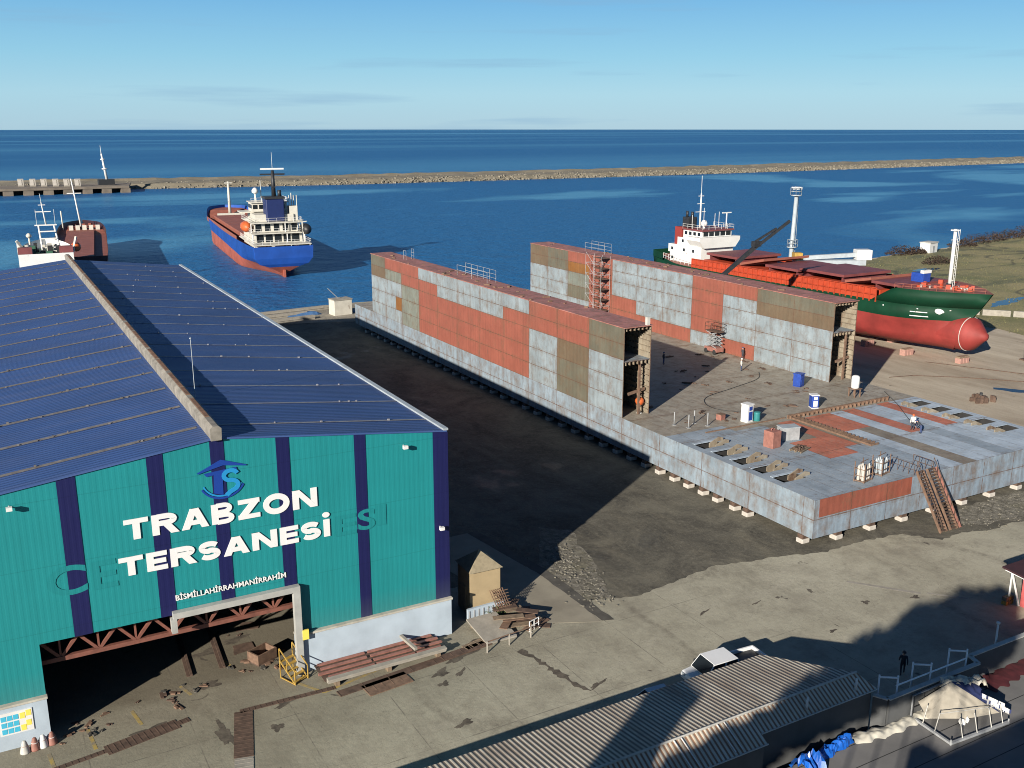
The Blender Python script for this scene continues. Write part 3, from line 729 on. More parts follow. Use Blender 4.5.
# ------------------------------------------------------------------ floating dock
def dock():
    X0, X1, Y0, Y1, Z0, ZD, ZT = 62.5, 98.7, 57.3, 170.5, .8, 4.4, 14.6
    D = thing('floating_dock', 'unfinished floating dock with two tall patchwork plated wing walls on a long pale hull', 'floating dock', (0, 0, 0))
    cols = [86.2, 93.1, 100.0, 106.9, 113.8, 120.7, 127.6, 134.5, 141.4, 148.3, 150.8, 155.2, 161.5]
    rows = [14.6, 12.8, 11.05, 8.7, 6.5, 4.4]
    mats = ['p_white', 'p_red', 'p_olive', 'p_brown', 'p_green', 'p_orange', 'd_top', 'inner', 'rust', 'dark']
    k = dict(w=0, r=1, o=2, b=3, g=4, n=5)
    mapA = ['oowww', 'rrboo', 'rrwww', 'wrrrr', 'wwrrr', 'wwrrr', 'wwrrr', 'wrrrr', 'rrggg', 'rgwnw', 'rgwww', 'obwww']
    mapB = ['obwww', 'obwww', 'rwwwr', 'rrrrw', 'wwwwr', 'wwwwr', 'wwwrr', 'rrrrr', 'rngow', 'oowww', 'oowww', 'bbwww']
    def wing(xa, xb, mp, face_x):
        mb = MB()
        for xs, use in ((xa, mp if face_x == xa else None), (xb, mp if face_x == xb else None)):
            for c in range(12):
                for r in range(5):
                    m = k[use[c][r]] if use else (7 if False else k['w'])
                    mb.face([(xs, cols[c], rows[r + 1]), (xs, cols[c + 1], rows[r + 1]), (xs, cols[c + 1], rows[r]), (xs, cols[c], rows[r])], m)
        # inner faces and end wall; left face and cross wall near-black, shade in the colour
        e = .06
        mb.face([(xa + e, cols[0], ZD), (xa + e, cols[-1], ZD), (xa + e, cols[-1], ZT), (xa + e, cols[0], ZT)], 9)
        mb.face([(xb - e, cols[0], ZD), (xb - e, cols[-1], ZD), (xb - e, cols[-1], ZT), (xb - e, cols[0], ZT)], 7)
        mb.face([(xa, cols[-1], ZD), (xb, cols[-1], ZD), (xb, cols[-1], ZT), (xa, cols[-1], ZT)], 0)
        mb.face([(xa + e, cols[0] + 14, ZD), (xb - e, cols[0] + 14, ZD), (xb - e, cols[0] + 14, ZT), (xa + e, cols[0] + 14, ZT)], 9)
        for x in (xa, xb): mb.box(x - .0 if x == xa else x - .06, x + .06 if x == xa else x, cols[0] - .02, cols[0], ZD, ZT, 7)
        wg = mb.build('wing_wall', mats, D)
        mb = MB(); mb.box(xa - .1, xb + .1, cols[0] - .15, cols[-1] + .1, ZT + .003, ZT + .1); tp = mb.build('top_deck', 'd_top', wg)
        mb = MB(); mb.box(xa + .07, xb - .07, cols[0] + .05, cols[0] + 13.9, 10.75, 10.85); mb.build('shelf_plate', 'p_blue', wg)
        mb = MB()
        for i in range(15):
            z = 4.9 + i * .66
            if abs(z - 10.8) < .2: continue
            mb.box(xb - .24, xb - .062, cols[0] + .02, cols[0] + 13.8, z, z + .05)
        for zz in (ZT - .0, 10.74):
            for i in range(6):
                x = xa + .35 + i * .55; mb.box(x, x + .05, cols[0] + .0, cols[0] + 13.8, zz - .38, zz - .012)
        mb.build('stiffeners', 'inner', wg)
        mb = MB()
        mb.box(xb - 1.3, xb - 1.05, cols[0] + .3, cols[0] + .5, ZD, 10.74); mb.bar((xb - 2.6, cols[0] + .5, 6.9), (xb - .3, cols[0] + .5, 7.3), .18, .3)
        for i in range(14): mb.box(xb - 1.05, xb - .85, cols[0] + .3, cols[0] + .5, 4.8 + i * .42, 4.86 + i * .42)
        mb.build('pillar', 'rust2', wg)
        return wg
    wa = wing(62.5, 66.2, mapA, 62.5); wb = wing(94.7, 98.7, mapB, 94.7)
    # hull shell
    mb = MB()
    ys = [57.3, 63.6, 69.9, 76.2, 82.4] + cols[1:] + [165, 170.5]
    for a, b in zip(ys[:-1], ys[1:]):
        for x in (X0, X1):
            mb.face([(x, a, Z0), (x, b, Z0), (x, b, ZD), (x, a, ZD)], 0)
    xs = [62.5, 63.1, 67, 71.3, 75, 80, 86, 92, 98.7]
    for a, b in zip(xs[:-1], xs[1:]):
        up = 2 if 63 < (a + b) / 2 < 75.1 else 1
        mb.face([(a, Y0, Z0), (b, Y0, Z0), (b, Y0, 2.7), (a, Y0, 2.7)], 1); mb.face([(a, Y0, 2.7), (b, Y0, 2.7), (b, Y0, ZD), (a, Y0, ZD)], up)
    mb.face([(X0, Y1, Z0), (X1, Y1, Z0), (X1, Y1, ZD), (X0, Y1, ZD)], 0)
    mb.face([(X0, Y0, Z0), (X1, Y0, Z0), (X1, Y1, Z0), (X0, Y1, Z0)], 3)
    mb.build('pontoon_hull', ['p_blue', 'f_blue', 'f_red', 'dark'], D)
    # deck with pits along both edges
    gx = [62.5, 63.4, 66.2, 68.3, 70.3, 72.3, 74.3, 76.3, 78.3, 80.3, 82.3, 84.3, 86.3, 88.3, 90.3, 91.9, 93.9, 94.9, 97.8, 98.7]
    gy = [57.3, 62.0, 63.9, 64.8, 66.7, 67.6, 69.5, 70.4, 72.3, 73.2, 75.1, 76.3, 78.4, 86.2, 100, 130, 160, 170.5]
    pits = set()
    mb = MB()
    for i in range(len(gx) - 1):
        for j in range(len(gy) - 1):
            x, y = (gx[i] + gx[i + 1]) / 2, (gy[j] + gy[j + 1]) / 2
            edge = (63.4 < x < 66.2) or (94.9 < x < 97.8)
            if edge and 62.0 < y < 75.2 and j % 2 == 1:
                a, b, c, d = gx[i], gx[i + 1], gy[j], gy[j + 1]; zb = 1.0
                mb.face([(a, c, zb), (b, c, zb), (b, d, zb), (a, d, zb)], 5)  # near-black floor and walls stand in for the shaded open hull
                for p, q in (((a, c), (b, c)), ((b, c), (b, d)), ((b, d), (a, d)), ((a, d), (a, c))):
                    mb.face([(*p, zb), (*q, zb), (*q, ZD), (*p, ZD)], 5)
                continue
            m = 0
            if y > 78.4 or (y > 76.3 and x > 70): m = 4
            elif x > 76.3:
                m = 1
                if 76.3 < x < 78.3: m = 2 if y > 67.1 else 0
                elif 78.3 < x < 80.3: m = 3 if y > 66 else 0
                elif 80.3 < x < 82.3: m = 2 if y > 70.3 else 1
                elif 82.3 < x < 84.3: m = 3 if y < 71 else 2
                elif 86.3 < x < 88.3: m = 2 if y > 66 else 1
                elif 91.9 < x < 93.9: m = 2 if y > 66 else 1
                elif 88.3 < x < 90.3 and y < 70: m = 0
            elif 72.3 < x < 76.3 and 65.4 < y < 70.3: m = 2
            elif x > 74.3 and y > 71: m = 3
            mb.face([(gx[i], gy[j], ZD), (gx[i + 1], gy[j], ZD), (gx[i + 1], gy[j + 1], ZD), (gx[i], gy[j + 1], ZD)], m)
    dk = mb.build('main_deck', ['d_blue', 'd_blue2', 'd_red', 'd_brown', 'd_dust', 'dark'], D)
    for side in (0, 1):
        for j in range(1, 10, 2):
            y0, y1 = gy[j], gy[j + 1]; x0, x1 = (63.4, 66.2) if side == 0 else (94.9, 97.8); q = 1 if side == 0 else -1; xe = x1 if side == 0 else x0
            for k in (.35, 1.25):      # pale web plates standing in the opening, and one proud of the deck
                mb = MB(); mb.prism_xz([(xe - q * .02, 3.2), (xe - q * 1.0, 3.9), (xe - q * 1.0, ZD - .05), (xe + q * .25, ZD + .45), (xe + q * .8, ZD + .3), (xe + q * .8, ZD + .005), (xe + q * .01, ZD + .005)], y0 + k, y0 + k + .12); mb.build('pit_bracket', 'inner', dk)
            mb = MB(); mb.box(x0 + .02, x1 - .02, y1 - .42, y1 - .06, ZD + .006, ZD + .06); mb.build('pit_web', 'd_blue2', dk)
    mb = MB(); mb.box(78.5, 94.8, 76.9, 77.05, ZD + .003, ZD + .42)
    for i in range(24): mb.box(78.7 + i * .68, 78.75 + i * .68, 76.6, 76.89, ZD + .003, ZD + .36)
    mb.box(67, 78.4, 77.2, 77.3, ZD + .003, ZD + .12)
    for i in range(22): mb.bar((78.9, 65.6 + i * .52, ZD + .12), (80.0, 65.6 + i * .52, ZD + .12), .1, .2)
    mb.box(78.8, 78.9, 65.5, 77, ZD + .003, ZD + .2)
    mb.build('deck_stiffeners', 'rust2', dk)
    # fine rail posts on wing tops
    for wg, x, ya, yb in ((wa, 65.6, 121.5, 131.0), (wa, 65.6, 150, 151), (wb, 98.2, 140, 146)):
        mb = MB(); rail(mb, [(x, ya, ZT + .1), (x, yb, ZT + .1)], 1.7, 1.6, .025, rows=3); rail(mb, [(x - 1.4, ya, ZT + .1), (x - 1.4, yb, ZT + .1)], 1.5, 3.2, .03, rows=2)
        mb.build('guard_rail', 'grey', wg)
    mb = MB(); mb.box(65.5, 65.9, 86.1, 86.5, ZT + .1, ZT + 1.0); mb.build('edge_post', 'dwhite', wa)
    rnd = random.Random(12)
    mb = MB()
    for x0, x1 in ((62.6, 66.1), (94.8, 98.6)):
        for i in range(60):
            x = rnd.uniform(x0, x1); y = rnd.uniform(87, 159); q = rnd.uniform(.05, .25)
            if i % 2: continue
            mb = MB(); mb.box(x - q, x + q, y - q * 2, y + q * 2, ZT + .104, ZT + .12 + rnd.uniform(.02, .16), rz=rnd.uniform(0, 3)); mb.build('loose_scrap', 'rust2', D)
dock()

def dock_blocks():
    p = thing('keel_block', 'white concrete block with brown timber cap under the dock hull edge', 'keel block', (0, 0, 0), 0, 'keel blocks under the floating dock')
    mb = MB(); mb.box(-.45, .45, -.4, .4, 0, .42); mb.build('concrete_base', 'block', p, bevel=.05)
    mb = MB(); mb.box(-.36, .36, -.32, .32, .422, .795); mb.build('timber_cap', 'rust', p)
    pos = [(62.75, y) for y in (58.6, 65.7, 67.5, 70.0, 72.2, 74.5, 76.8, 79.3, 81.8, 84.5, 87.2)] + [(62.75, 90 + i * 3.0) for i in range(26)]
    pos += [(66 + i * 4.3, 57.75) for i in range(7)]
    for i, (x, y) in enumerate(pos):
        if i == 0: p.location = (x, y, 0)
        else: dup(p, (x, y, 0), random.uniform(-.1, .1))
dock_blocks()

# ------------------------------------------------------------------ people
def person(name, label, loc, rz, mats, pose='stand', h=1.74, split=.52, hat=None):
    J = {'pel': (0, 0, .93), 'sp': (0, .0, 1.15), 'ch': (0, .01, 1.38), 'nk': (0, .0, 1.50), 'hd': (0, -.02, 1.62), 'tp': (0, -.02, 1.73),
         'hl': (-.1, 0, .88), 'kl': (-.12, -.03, .48), 'al': (-.12, .02, .08), 'tl': (-.13, -.16, .04), 'hr': (.1, 0, .88), 'kr': (.12, -.02, .48), 'ar': (.13, .03, .08), 'tr': (.14, -.15, .04),
         'sl': (-.19, .01, 1.42), 'el': (-.25, .03, 1.13), 'wl': (-.25, -.06, .88), 'fl': (-.25, -.1, .78), 'sr': (.19, .01, 1.42), 'er': (.25, .03, 1.13), 'wr': (.25, -.06, .88), 'fr': (.25, -.1, .78)}
    if pose == 'walk':
        J['kl'] = (-.11, -.2, .52); J['al'] = (-.11, -.18, .1); J['tl'] = (-.11, -.35, .06); J['kr'] = (.11, .05, .48); J['ar'] = (.11, .28, .13); J['tr'] = (.11, .15, .04)
        J['el'] = (-.25, .14, 1.15); J['wl'] = (-.25, .12, .9); J['er'] = (.25, -.06, 1.14); J['wr'] = (.24, -.24, .96); J['fl'] = (-.25, .08, .8); J['fr'] = (.24, -.3, .88)
    if pose == 'bend':
        for q in ('sp', 'ch', 'nk', 'hd', 'tp', 'sl', 'sr', 'el', 'er', 'wl', 'wr', 'fl', 'fr'):
            x, y, z = J[q]; d = Vector((x, y, z - .93)); d = Matrix.Rotation(R(48), 3, 'X') @ d; J[q] = (d.x, d.y, d.z + .93)
        for s, e, w, f in (('sl', 'el', 'wl', 'fl'), ('sr', 'er', 'wr', 'fr')):
            x, y, z = J[s]; J[e] = (x * 1.1, y - .08, z - .28); J[w] = (x * .8, y - .2, z - .5); J[f] = (x * .7, y - .25, z - .58)
    order = list(J); idx = {q: i for i, q in enumerate(order)}
    E = [('pel', 'sp'), ('sp', 'ch'), ('ch', 'nk'), ('nk', 'hd'), ('hd', 'tp'), ('pel', 'hl'), ('hl', 'kl'), ('kl', 'al'), ('al', 'tl'), ('pel', 'hr'), ('hr', 'kr'), ('kr', 'ar'), ('ar', 'tr'),
         ('ch', 'sl'), ('sl', 'el'), ('el', 'wl'), ('wl', 'fl'), ('ch', 'sr'), ('sr', 'er'), ('er', 'wr'), ('wr', 'fr')]
    rad = dict(pel=.15, sp=.14, ch=.155, nk=.06, hd=.1, tp=.075, hl=.1, kl=.065, al=.048, tl=.04, hr=.1, kr=.065, ar=.048, tr=.04, sl=.075, el=.052, wl=.036, fl=.035, sr=.075, er=.052, wr=.036, fr=.035)
    me = bpy.data.meshes.new(name); me.from_pydata([J[q] for q in order], [(idx[a], idx[b]) for a, b in E], [])
    o = bpy.data.objects.new(name, me); C.objects.link(o)
    sk = o.modifiers.new('s', 'SKIN'); sub = o.modifiers.new('u', 'SUBSURF'); sub.levels = sub.render_levels = 1
    for i, q in enumerate(order):
        v = me.skin_vertices[0].data[i]; v.radius = (rad[q], rad[q]); v.use_root = q == 'pel'
    bpy.context.view_layer.update()
    m2 = bpy.data.meshes.new_from_object(o.evaluated_get(bpy.context.evaluated_depsgraph_get()))
    bpy.data.objects.remove(o)
    for q in mats + ['skin', 'rubber']: m2.materials.append(M[q])
    hd = Vector(J['hd']); nk = Vector(J['nk']); wl = Vector(J['wl']); wr = Vector(J['wr']); fl = Vector(J['fl']); fr = Vector(J['fr'])
    for f in m2.polygons:
        f.use_smooth = True; c = f.center
        if (c - hd).length < .16 or (c - Vector(J['tp'])).length < .12: f.material_index = 2
        elif (c - fl).length < .07 or (c - fr).length < .07: f.material_index = 2
        elif c.z < .1: f.material_index = 3
        elif c.z < .95 and abs(c.x) < .22 and (c - wl).length > .1 and (c - wr).length > .1: f.material_index = 1
        else: f.material_index = 0
    k = h / 1.78
    ob = bpy.data.objects.new(name, m2); C.objects.link(ob); ob.location = loc; ob.rotation_euler = (0, 0, rz); ob.scale = (k, k, k)
    tag(ob, label, 'person')
    if hat:
        mb = MB(); t = hd + (Vector(J['tp']) - hd) * .35
        mb.lathe([(.15, 0), (.135, .02), (.12, .09), (.06, .145), (.01, .16)], t, 12)
        mb.build('hard_hat' if hat != 'black' else 'hair', hat, ob)
    return ob
person('person', 'person in dark clothes walking in the shaded yard behind the grey wall', (52.3, 39.1, 0), 2.3, ['cloth_dark', 'cloth_dark'], 'walk', 1.78, hat='black')
person('person', 'worker in pale jacket standing on the dock deck near the right wing wall', (89.2, 96.4, 4.404), .6, ['cloth_white', 'cloth_blue'], 'stand', hat='white')
person('person', 'worker in pale top and red helmet standing on the striped front deck', (87.2, 67.3, 4.404), -1.2, ['cloth_white', 'cloth_dark'], 'stand', hat='orange')
person('person', 'dark clothed worker bending over beside a red helmeted worker on the deck', (86.9, 66.0, 4.404), -2.2, ['cloth_dark', 'cloth_blue'], 'bend', hat='cloth_blue')
person('person', 'dark figure standing in the shade of the left wing wall on the deck', (82.5, 104.5, 4.404), .4, ['cloth_dark', 'cloth_blue'], 'stand', hat='cloth_blue')
person('person', 'dark figure standing against the red plating of the right wing wall', (94.0, 101.5, 4.404), 1.4, ['cloth_dark', 'cloth_dark'], 'stand', hat='cloth_blue')

# ------------------------------------------------------------------ deck equipment
def deck_things():
    Z = 4.404
    def cabin(label, x, y, w, d, h, mat, trim, rz=0):
        t = thing('site_cabin', label, 'cabin', (x, y, Z), rz)
        mb = MB(); mb.box(-w / 2, w / 2, -d / 2, d / 2, .1, h); mb.build('body', mat, t, bevel=.04)
        mb = MB(); mb.box(-w / 2 - .05, w / 2 + .05, -d / 2 - .05, d / 2 + .05, h + .003, h + .12); mb.box(-w / 2, w / 2, -d / 2, d / 2, 0, .097); mb.build('frame', trim, t)
        mb = MB(); mb.box(-w * .3, w * .3, -d / 2 - .04, -d / 2 - .003, .25, h * .62); mb.box(-w * .25, w * .25, -d / 2 - .04, -d / 2 - .003, h * .7, h * .92); mb.build('door', trim if mat != 'white' else 'bluep', t)
        return t
    cabin('square dark blue cabin on deck beside the right wing wall', 90.1, 86.9, 1.05, 1.0, 1.55, 'bluep', 'bluep', .3)
    cabin('small blue cabin with white edge in middle of the deck', 84.4, 78.8, .85, .85, 1.5, 'bluep', 'white', -.4)
    cabin('white and blue portable toilet standing on the deck', 73.8, 78.4, .95, .95, 1.95, 'white', 'white', .15)
    cabin('blue cabin in the shade at far left deck edge', 75.6, 110.0, 1.6, 1.6, 2.1, 'bluep', 'bluep', 0)
    t = thing('water_tank', 'white tank on a rusty stand by end of right wing wall', 'tank', (92.3, 79.9, Z))
    mb = MB()
    for a in (-.45, .45):
        for b in (-.45, .45): mb.bar((a, b, 0), (a, b, 1.0), .12)
    mb.box(-.6, .6, -.6, .6, 1.0, 1.08); mb.build('stand', 'rust2', t)
    mb = MB(); mb.lathe([(.45, 1.083), (.48, 1.2), (.48, 2.45), (.35, 2.6), (.15, 2.66)], n=18); mb.build('tank', 'white', t)
    t = thing('teal_drum', 'teal drum standing right of the portable toilet', 'drum', (75.0, 78.1, Z))
    mb = MB(); mb.lathe([(.36, 0), (.38, .05), (.36, .3), (.38, .55), (.36, .8), (.37, 1.0)], n=16); mb.build('barrel', 'teal', t)
    mb = MB(); mb.lathe([(.3, 1.003), (.3, 1.03)], n=16); mb.build('lid', 'teal', t)
    t = thing('red_container', 'upright red primer steel box on the front deck', 'steel box', (69.9, 70.4, Z), .12)
    mb = MB(); mb.box(-.62, .62, -.62, .62, 0, 1.75); mb.build('body', 'prim', t, bevel=.03)
    mb = MB(); mb.tube((-.2, 0, 1.75), (-.2, 0, 1.97), .05); mb.tube((.2, 0, 1.75), (.2, 0, 1.97), .05); mb.tube((-.2, 0, 1.97), (.2, 0, 1.97), .05); mb.build('lifting_lug', 'prim', t)
    t = thing('grey_crate', 'low grey steel box right of the red box on deck', 'steel box', (73.2, 71.5, Z), -.25)
    mb = MB(); mb.box(-1.0, 1.0, -.6, .6, 0, 1.35); mb.build('body', 'grey', t, bevel=.03)
    mb = MB(); mb.box(-1.05, 1.05, -.65, .65, 1.353, 1.42); mb.build('lid', 'galv', t)
    t = thing('timber_pallet', 'rusty pallet stacked with scrap in front of grey box', 'pallet', (71.6, 68.2, Z), .35)
    mb = MB()
    for i in range(6): mb.box(-1.0, 1.0, -.65 + i * .24, -.5 + i * .24, .14, .2)
    for y in (-.6, 0, .55): mb.box(-1.0, 1.0, y, y + .1, 0, .137)
    mb.build('slats', 'wood', t)
    mb = MB(); rnd = random.Random(8)
    for i in range(14):
        x, y = rnd.uniform(-.8, .8), rnd.uniform(-.45, .45); mb.box(x - .2, x + .2, y - .06, y + .06, .203, .27 + rnd.random() * .3, rz=rnd.uniform(0, 3))
    mb.build('scrap_load', 'rust', t)
    t = thing('scrap_bin', 'small orange brown box on the dusty deck left of the portable toilet', 'box', (71.8, 80.4, Z), .2)
    mb = MB(); mb.box(-.4, .4, -.35, .35, 0, .6); mb.build('body', 'prim', t, bevel=.03); mb = MB(); mb.box(-.42, .42, -.37, .37, .603, .66); mb.build('rim', 'rust2', t)
    for x, y, mt, lab in ((70.2, 58.9, 'block', 'cage of pale gas cylinders near the front deck edge, left one'), (73.1, 59.4, 'galv', 'cage of grey gas cylinders near the stair head, right one')):
        t = thing('cylinder_rack', lab, 'gas rack', (x, y, Z), .25, 'gas cylinder racks on the deck')
        mb = MB(); mb.box(-.75, .75, -.5, .5, .05, .12)
        for a in (-.75, .75):
            for b in (-.5, .5): mb.bar((a, b, 0), (a, b, 1.9), .07)
        for z in (.6, 1.25):
            for b in (-.5, .5): mb.bar((-.75, b, z), (.75, b, z), .05)
            for a in (-.75, .75): mb.bar((a, -.5, z), (a, .5, z), .05)
        mb.bar((-.75, 0, 1.9), (.75, 0, 1.9), .05); mb.build('cage', 'rust2', t)
        for i in range(4):
            for k in range(2):
                if (i + k) % 5 == 4: continue
                mb = MB(); mb.lathe([(.13, .123), (.14, .2), (.14, 1.35), (.07, 1.5), (.04, 1.6)], (-.52 + i * .35, -.22 + k * .44, 0), 10); mb.build('gas_cylinder', mt, t)
    for x, y, lab in ((65.4, 86.9, 'orange round light ball at foot of left wing wall, left one'), (67.0, 88.2, 'orange round light ball at foot of left wing wall, right one')):
        t = thing('marker_ball', lab, 'marker', (x, y, Z), 0, 'orange balls by the left wing wall')
        mb = MB(); mb.lathe([(.35, 0), (.35, .08), (.08, .1), (.06, .9)], n=12); mb.build('stand', 'dwhite', t)
        mb = MB(); mb.lathe([(.05, .9), (.35, 1.02), (.52, 1.35), (.5, 1.6), (.3, 1.82), (.04, 1.9)], n=16); mb.build('ball', 'orange', t)
    t = thing('boom_lift', 'orange scissor lift parked against the right wing wall', 'scissor lift', (93.2, 106.6, Z))
    mb = MB(); mb.box(-.7, .7, -1.3, 1.3, .35, .95); mb.build('chassis', 'prim', t, bevel=.04)
    for a in (-.7, .7):
        for b in (-.9, .9):
            mb = MB(); mb.lathe([(.3, -.12), (.34, -.08), (.34, .08), (.3, .12)], (a, b, .34), 14, axis='X'); mb.build('wheel', 'rubber', t)
    mb = MB()
    for i in range(4):
        z = .97 + i * .55
        for a in (-.6, .6): mb.bar((a, -1.1, z), (a, 1.1, z + .55), .08); mb.bar((a, 1.1, z), (a, -1.1, z + .55), .08)
        mb.bar((-.6, 0, z + .27), (.6, 0, z + .27), .07)
    mb.build('scissor_arms', 'grey', t)
    mb = MB(); mb.box(-.7, .7, -1.3, 1.3, 3.2, 3.3); rail(mb, [(-.7, -1.3, 3.3), (.7, -1.3, 3.3), (.7, 1.3, 3.3), (-.7, 1.3, 3.3), (-.7, -1.3, 3.3)], 1.1, 1, .03); mb.build('platform', 'rust', t)
    # timber and steel access stair at the front
    t = thing('access_stair', 'broad rusty access stair leaning on the front edge of the dock', 'stair', (76.6, 57.3, 0))
    top = Vector((0, -.15, 4.9)); bot = Vector((-.3, -3.6, 0))
    for dx in (-1.3, -.45, .1, 1.0, 1.45):
        mb = MB(); mb.bar(bot + Vector((dx, 0, .1)), top + Vector((dx, 0, 0)), .09, .24); mb.build('stringer', 'rust2' if dx < 1.2 else 'prim', t)
    for xa, xb in ((-1.3, -.45), (.1, 1.0)):
        for i in range(20):
            p = bot.lerp(top, (i + .5) / 20); mb = MB(); mb.box(p.x + xa, p.x + xb, p.y - .12, p.y + .12, p.z + .08, p.z + .13); mb.build('tread', 'rust', t)
    mb = MB()
    for dx in (-1.3, 1.0):
        for i in range(8):
            p = bot.lerp(top, i / 7) + Vector((dx, 0, 0)); mb.tube(p, p + Vector((0, 0, 1.0)), .03, n=5)
        mb.tube(bot + Vector((dx, 0, 1.0)), top + Vector((dx, 0, 1.0)), .035, n=5)
    rail(mb, [(-1.3, .1, 4.41), (-1.3, 2.6, 4.41)], 1.1, .6, .03); rail(mb, [(1.1, .1, 4.41), (1.1, 2.2, 4.41)], 1.1, .7, .03); mb.build('handrail', 'rust', t)
    # scaffold tower on the right wing wall
    t = thing('scaffold_tower', 'tall scaffold stair tower standing against the red plates of the right wing wall', 'scaffold', (93.5, 137.2, Z))
    mb = MB()
    for y in (-2.4, -.2, 2.2):
        for x in (-.9, .9): mb.tube((x, y, 0), (x, y, 10.7), .035, n=6)
    for k in range(6):
        z = .6 + k * 1.75
        for x in (-.9, .9): mb.tube((x, -2.4, z), (x, 2.2, z), .03, n=5)
        for y in (-2.4, -.2, 2.2): mb.tube((-.9, y, z), (.9, y, z), .03, n=5)
        if k < 6: mb.tube((-.9, -.2, z), (-.9, 2.2, z + 1.75), .035, n=5)
    mb.build('tubes', 'grey', t)
    for k in range(6):
        mb = MB(); z = 1.6 + k * 1.75; mb.box(-.85, .85, -2.3, -.3, z, z + .08)
        for i in range(6): mb.box(-.8, -.2, -.35 - i * .33, -.1 - i * .33, z - 1.65 + i * .28, z - 1.58 + i * .28)
        mb.build('platform', 'rust', t)
    # pipes and hoses lying about the deck
    rnd = random.Random(21); items = []
    for i in range(46):
        x, y = rnd.uniform(67, 93.5), rnd.uniform(78.5, 108)
        items.append((x, y))
    proto = None
    for i, (x, y) in enumerate(items):
        if i < 3 or proto is None:
            mb = MB(); mb.box(-.5, .5, -.06, .06, 0, .1); mb.box(-.1, .35, .1, .3, 0, .16); mb.box(-.3, -.15, -.5, .3, 0, .07)
            o = mb.build('offcut_steel', 'rust', loc=(x, y, Z)); tag(o, 'small rusty steel offcut lying on the dusty dock deck', 'offcut', 'steel offcuts on the deck'); proto = o
        else:
            o = proto.copy(); C.objects.link(o); o.location = (x, y, Z)
        o.rotation_euler = (0, 0, rnd.uniform(0, 6)); s = rnd.uniform(.4, 1.1); o.scale = (s * rnd.uniform(.6, 1.8), s, s)
    for i, (pts, lab) in enumerate((([(77, 80), (74, 84), (76, 88), (82, 90), (88, 92), (91, 95)], 'black hose snaking across the dusty deck'),
                                    ([(88, 66.5), (90, 70), (94, 75), (99, 82), (104, 88)], 'dark hose crossing the striped front deck to the yard'))):
        mb = MB()
        P = [Vector((x, y, .06)) for x, y in pts]
        Q = []
        for a in range(len(P) - 1):
            for k in range(6):
                u = k / 6; p0 = P[max(a - 1, 0)]; p1 = P[a]; p2 = P[a + 1]; p3 = P[min(a + 2, len(P) - 1)]
                Q.append(.5 * ((2 * p1) + (p2 - p0) * u + (2 * p0 - 5 * p1 + 4 * p2 - p3) * u * u + (3 * p1 - p0 - 3 * p2 + p3) * u ** 3))
        if i == 1: Q = [q for q in Q if q.x < 98]
        for a, b in zip(Q[:-1], Q[1:]): mb.tube(a, b, .035, n=5)
        o = mb.build('hose', 'black', loc=(0, 0, Z)); tag(o, lab, 'hose')
    for i, (x, y) in enumerate(((65.9, 81.2), (66.6, 79.6), (68.2, 80.6), (68.9, 79.2))):
        mb = MB(); mb.tube((0, 0, 0), (0, 0, 1.5), .06, n=7); mb.box(-.18, .18, -.18, .18, 0, .05)
        tag(mb.build('deck_post', 'grey', loc=(x, y, Z)), ['grey post on deck nearest the hull edge by the first pit', 'second grey post from the hull edge', 'third grey post from the hull edge', 'grey post farthest from the hull edge'][i], 'post', 'grey posts near the deck pits')
deck_things()

# ------------------------------------------------------------------ ships
def loft(levels, n=36):
    """levels: (z(t), b(t), y(t), material of the strake above). port+starboard shell, transom, returns MB"""
    mb = MB(); G = []
    for z, b, y, m in levels:
        G.append([(mb.bm.verts.new((-b(i / n), y(i / n), z(i / n))), mb.bm.verts.new((b(i / n), y(i / n), z(i / n)))) for i in range(n + 1)])
    for k in range(len(levels) - 1):
        m = levels[k][3]
        for i in range(n):
            for s in (0, 1):
                q = (G[k][i][s], G[k][i + 1][s], G[k + 1][i + 1][s], G[k + 1][i][s])
                f = mb.bm.faces.new(q if s else q[::-1]); f.material_index = m; f.smooth = True
        f = mb.bm.faces.new((G[k][0][0], G[k][0][1], G[k + 1][0][1], G[k + 1][0][0])); f.material_index = m
    for i in range(n):
        f = mb.bm.faces.new((G[0][i][0], G[0][i + 1][0], G[0][i + 1][1], G[0][i][1])); f.material_index = levels[0][3]
    return mb, G
def ease(t): t = min(1, max(0, t)); return t * t * (3 - 2 * t)
def beamf(B, s0, st, bt, bp, end=.02):
    """half beam: from s0 at the stern to B at st; narrowing from bt to the bow with power bp"""
    def f(t):
        if t < st: return s0 + (B - s0) * ease(t / st)
        if t > bt: return max(end, B * (1 - ((t - bt) / (1 - bt)) ** bp))
        return B
    return f

def house(mb, x0, x1, y0, y1, z0, z1, m=0): mb.box(x0, x1, y0, y1, z0, z1, m)
def windows(name, parent, rects, mat='glass'):
    for (x0, x1, y0, y1, z0, z1) in rects:
        mb = MB(); mb.box(x0, x1, y0, y1, z0, z1); mb.build(name, mat, parent)

